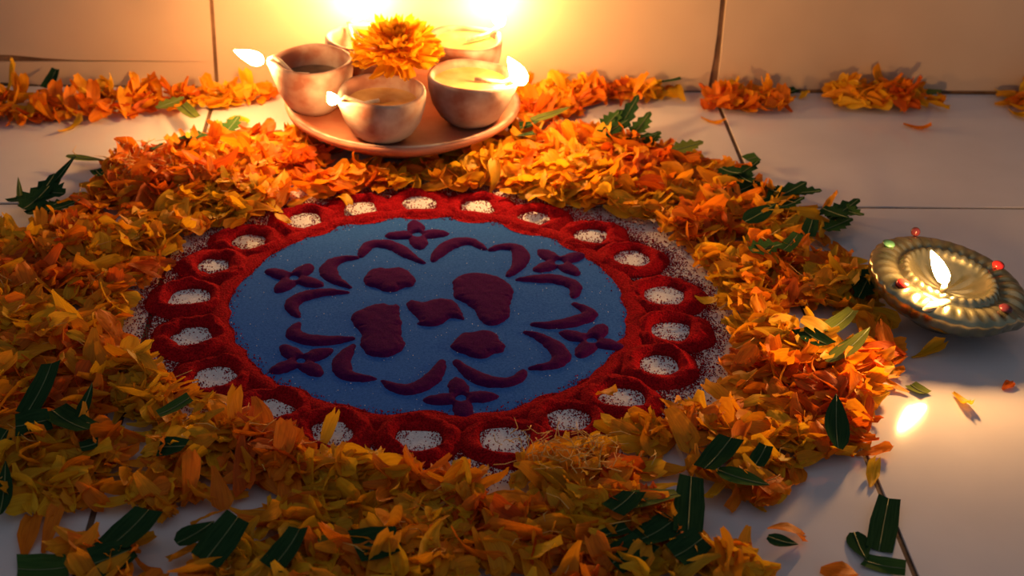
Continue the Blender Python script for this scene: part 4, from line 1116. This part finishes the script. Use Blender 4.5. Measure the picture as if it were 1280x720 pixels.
# ------------------------------------------------------------------ leaves
def leaf_mesh(L, W, kind, rnd):
    nu, nv = (9, 4) if kind == 'serrated' else (6, 4)
    bend = rnd.uniform(0.1, 0.7); cup = rnd.uniform(0.1, 0.45); twist = rnd.uniform(-.5, .5); sk0 = rnd.uniform(-.25, .25); sk1 = rnd.uniform(-.3, .3)
    v, uv, f = [], [], []
    mid = []
    for i in range(nu + 1):
        t = i / nu
        if kind == 'lance': w = np.interp(t, [0, .12, .4, .75, 1], [.35, .75, 1, .6, .05])
        elif kind == 'cut': w = np.interp(t, [0, .5, 1], [.92, 1, .80])
        else: w = np.interp(t, [0, .25, .6, 1], [.4, 1, .85, .1]) * (1.0 if i % 2 == 0 else 0.62)
        w *= W * .5
        for j in range(nv + 1):
            s = -1 + 2 * j / nv
            x = L * (t - .5)
            if kind == 'cut': x += s * W * .5 * (sk0 * (1 - t) + sk1 * t)
            if kind == 'serrated' and abs(s) == 1 and i % 2 == 0 and 0 < i < nu: x += L * .04
            y = s * w
            z = bend * L * .35 * (t - .5) ** 2 + cup * abs(s) * w * .6
            a = twist * (t - .5)
            y, z = y * math.cos(a) - z * math.sin(a), y * math.sin(a) + z * math.cos(a)
            v.append((x, y, z)); uv.append((s * .5 + .5, t))
            if j == nv // 2: mid.append((x, y, z + 0.00025))
    for i in range(nu):
        for j in range(nv):
            a = i * (nv + 1) + j
            f.append((a, a + 1, a + nv + 2, a + nv + 1))
    return np.array(v), f, uv, mid

for (x0, y0), (x1, y1), w, kind, lift, zz, lab in LEAVES:
    L = max(0.022 if kind == 'serrated' else 0.009, min(math.hypot(x1 - x0, y1 - y0), 0.040))
    w *= 1.55 if kind == 'serrated' else 1.2
    v, f, uv, mid = leaf_mesh(L, w / 1000, kind, rs)
    a = math.atan2(y1 - y0, x1 - x0)
    m = Matrix.Rotation(a, 4, 'Z') @ Matrix.Rotation(-math.radians(lift), 4, 'Y') @ Matrix.Rotation(rs.uniform(-.25, .25), 4, 'X')
    vv = v @ np.array(m)[:3, :3].T
    xc, yc = (x0 + x1) / 2, (y0 + y1) / 2
    yc = min(yc, YW - 0.003 - vv[:, 1].max())
    h = max(heap(xc, yc), zz if zz > 0.002 else 0.0)
    z0 = h + (0.0050 if h > 0.003 else 0.0004) - vv[:, 2].min()
    first = lambda ws: min([lab.find(q) for q in ws if q in lab] or [999])
    kp, kd = first(('pale', 'light', 'olive', 'yellow green')), first(('dark', 'black', 'deep', 'blu'))
    mat = MAT['leaf_mid'] if kp == kd else MAT['leaf_pale'] if kp < kd else MAT['leaf_dark']
    o = link('leaf_piece' if kind == 'cut' else 'leaf', mesh('leaf', v, f, mat, uvs=uv))
    o.matrix_world = Matrix.Translation((xc, yc, z0)) @ m
    tag(o, lab, 'leaf', 'green leaves strewn in the petal ring')
    tv, tf = tube(mid, [0.00035] * (len(mid) - 1) + [0.00012], 5)
    link('midrib', fix_normals(mesh('midrib', tv, tf, MAT['rib'])), o)['label'] = 'pale midrib'

# ------------------------------------------------------------------ fine flower threads and crumbs
V_, F_ = [], []; off = 0
for q in range(360):
    k = rs.randrange(len(ALL))
    p = Vector(ALL[k][2].translation)
    if q < 90: p = Vector((rs.gauss(0.075, 0.018), rs.gauss(0.655, 0.010), heap(0.075, 0.655) + 0.004))
    elif q < 130: p = Vector((rs.gauss(-0.19, 0.02), rs.gauss(1.01, 0.012), heap(-0.19, 1.01) + 0.003))
    a = rs.uniform(0, 6.28); L = rs.uniform(0.006, 0.014); b = a + rs.uniform(-1.2, 1.2)
    p.z = max(p.z, heap(p.x, p.y)) + 0.003
    m1 = p + Vector((math.cos(a), math.sin(a), rs.uniform(.0, .6))) * L * .5
    m2 = m1 + Vector((math.cos(b), math.sin(b), rs.uniform(-.2, .5))) * L * .5
    if max(m1.y, m2.y) > YW - 0.002: continue
    v, f = tube([p, m1, m2], [0.00028, 0.00025, 0.00012], 4)
    V_ += v; F_ += [tuple(i + off for i in t) for t in f]; off += len(v)
o = link('flower_threads', mesh('flower_threads', V_, F_, MAT['thread']))
tag(o, 'fine pale flower threads strewn over the petals', 'threads', kind='stuff')
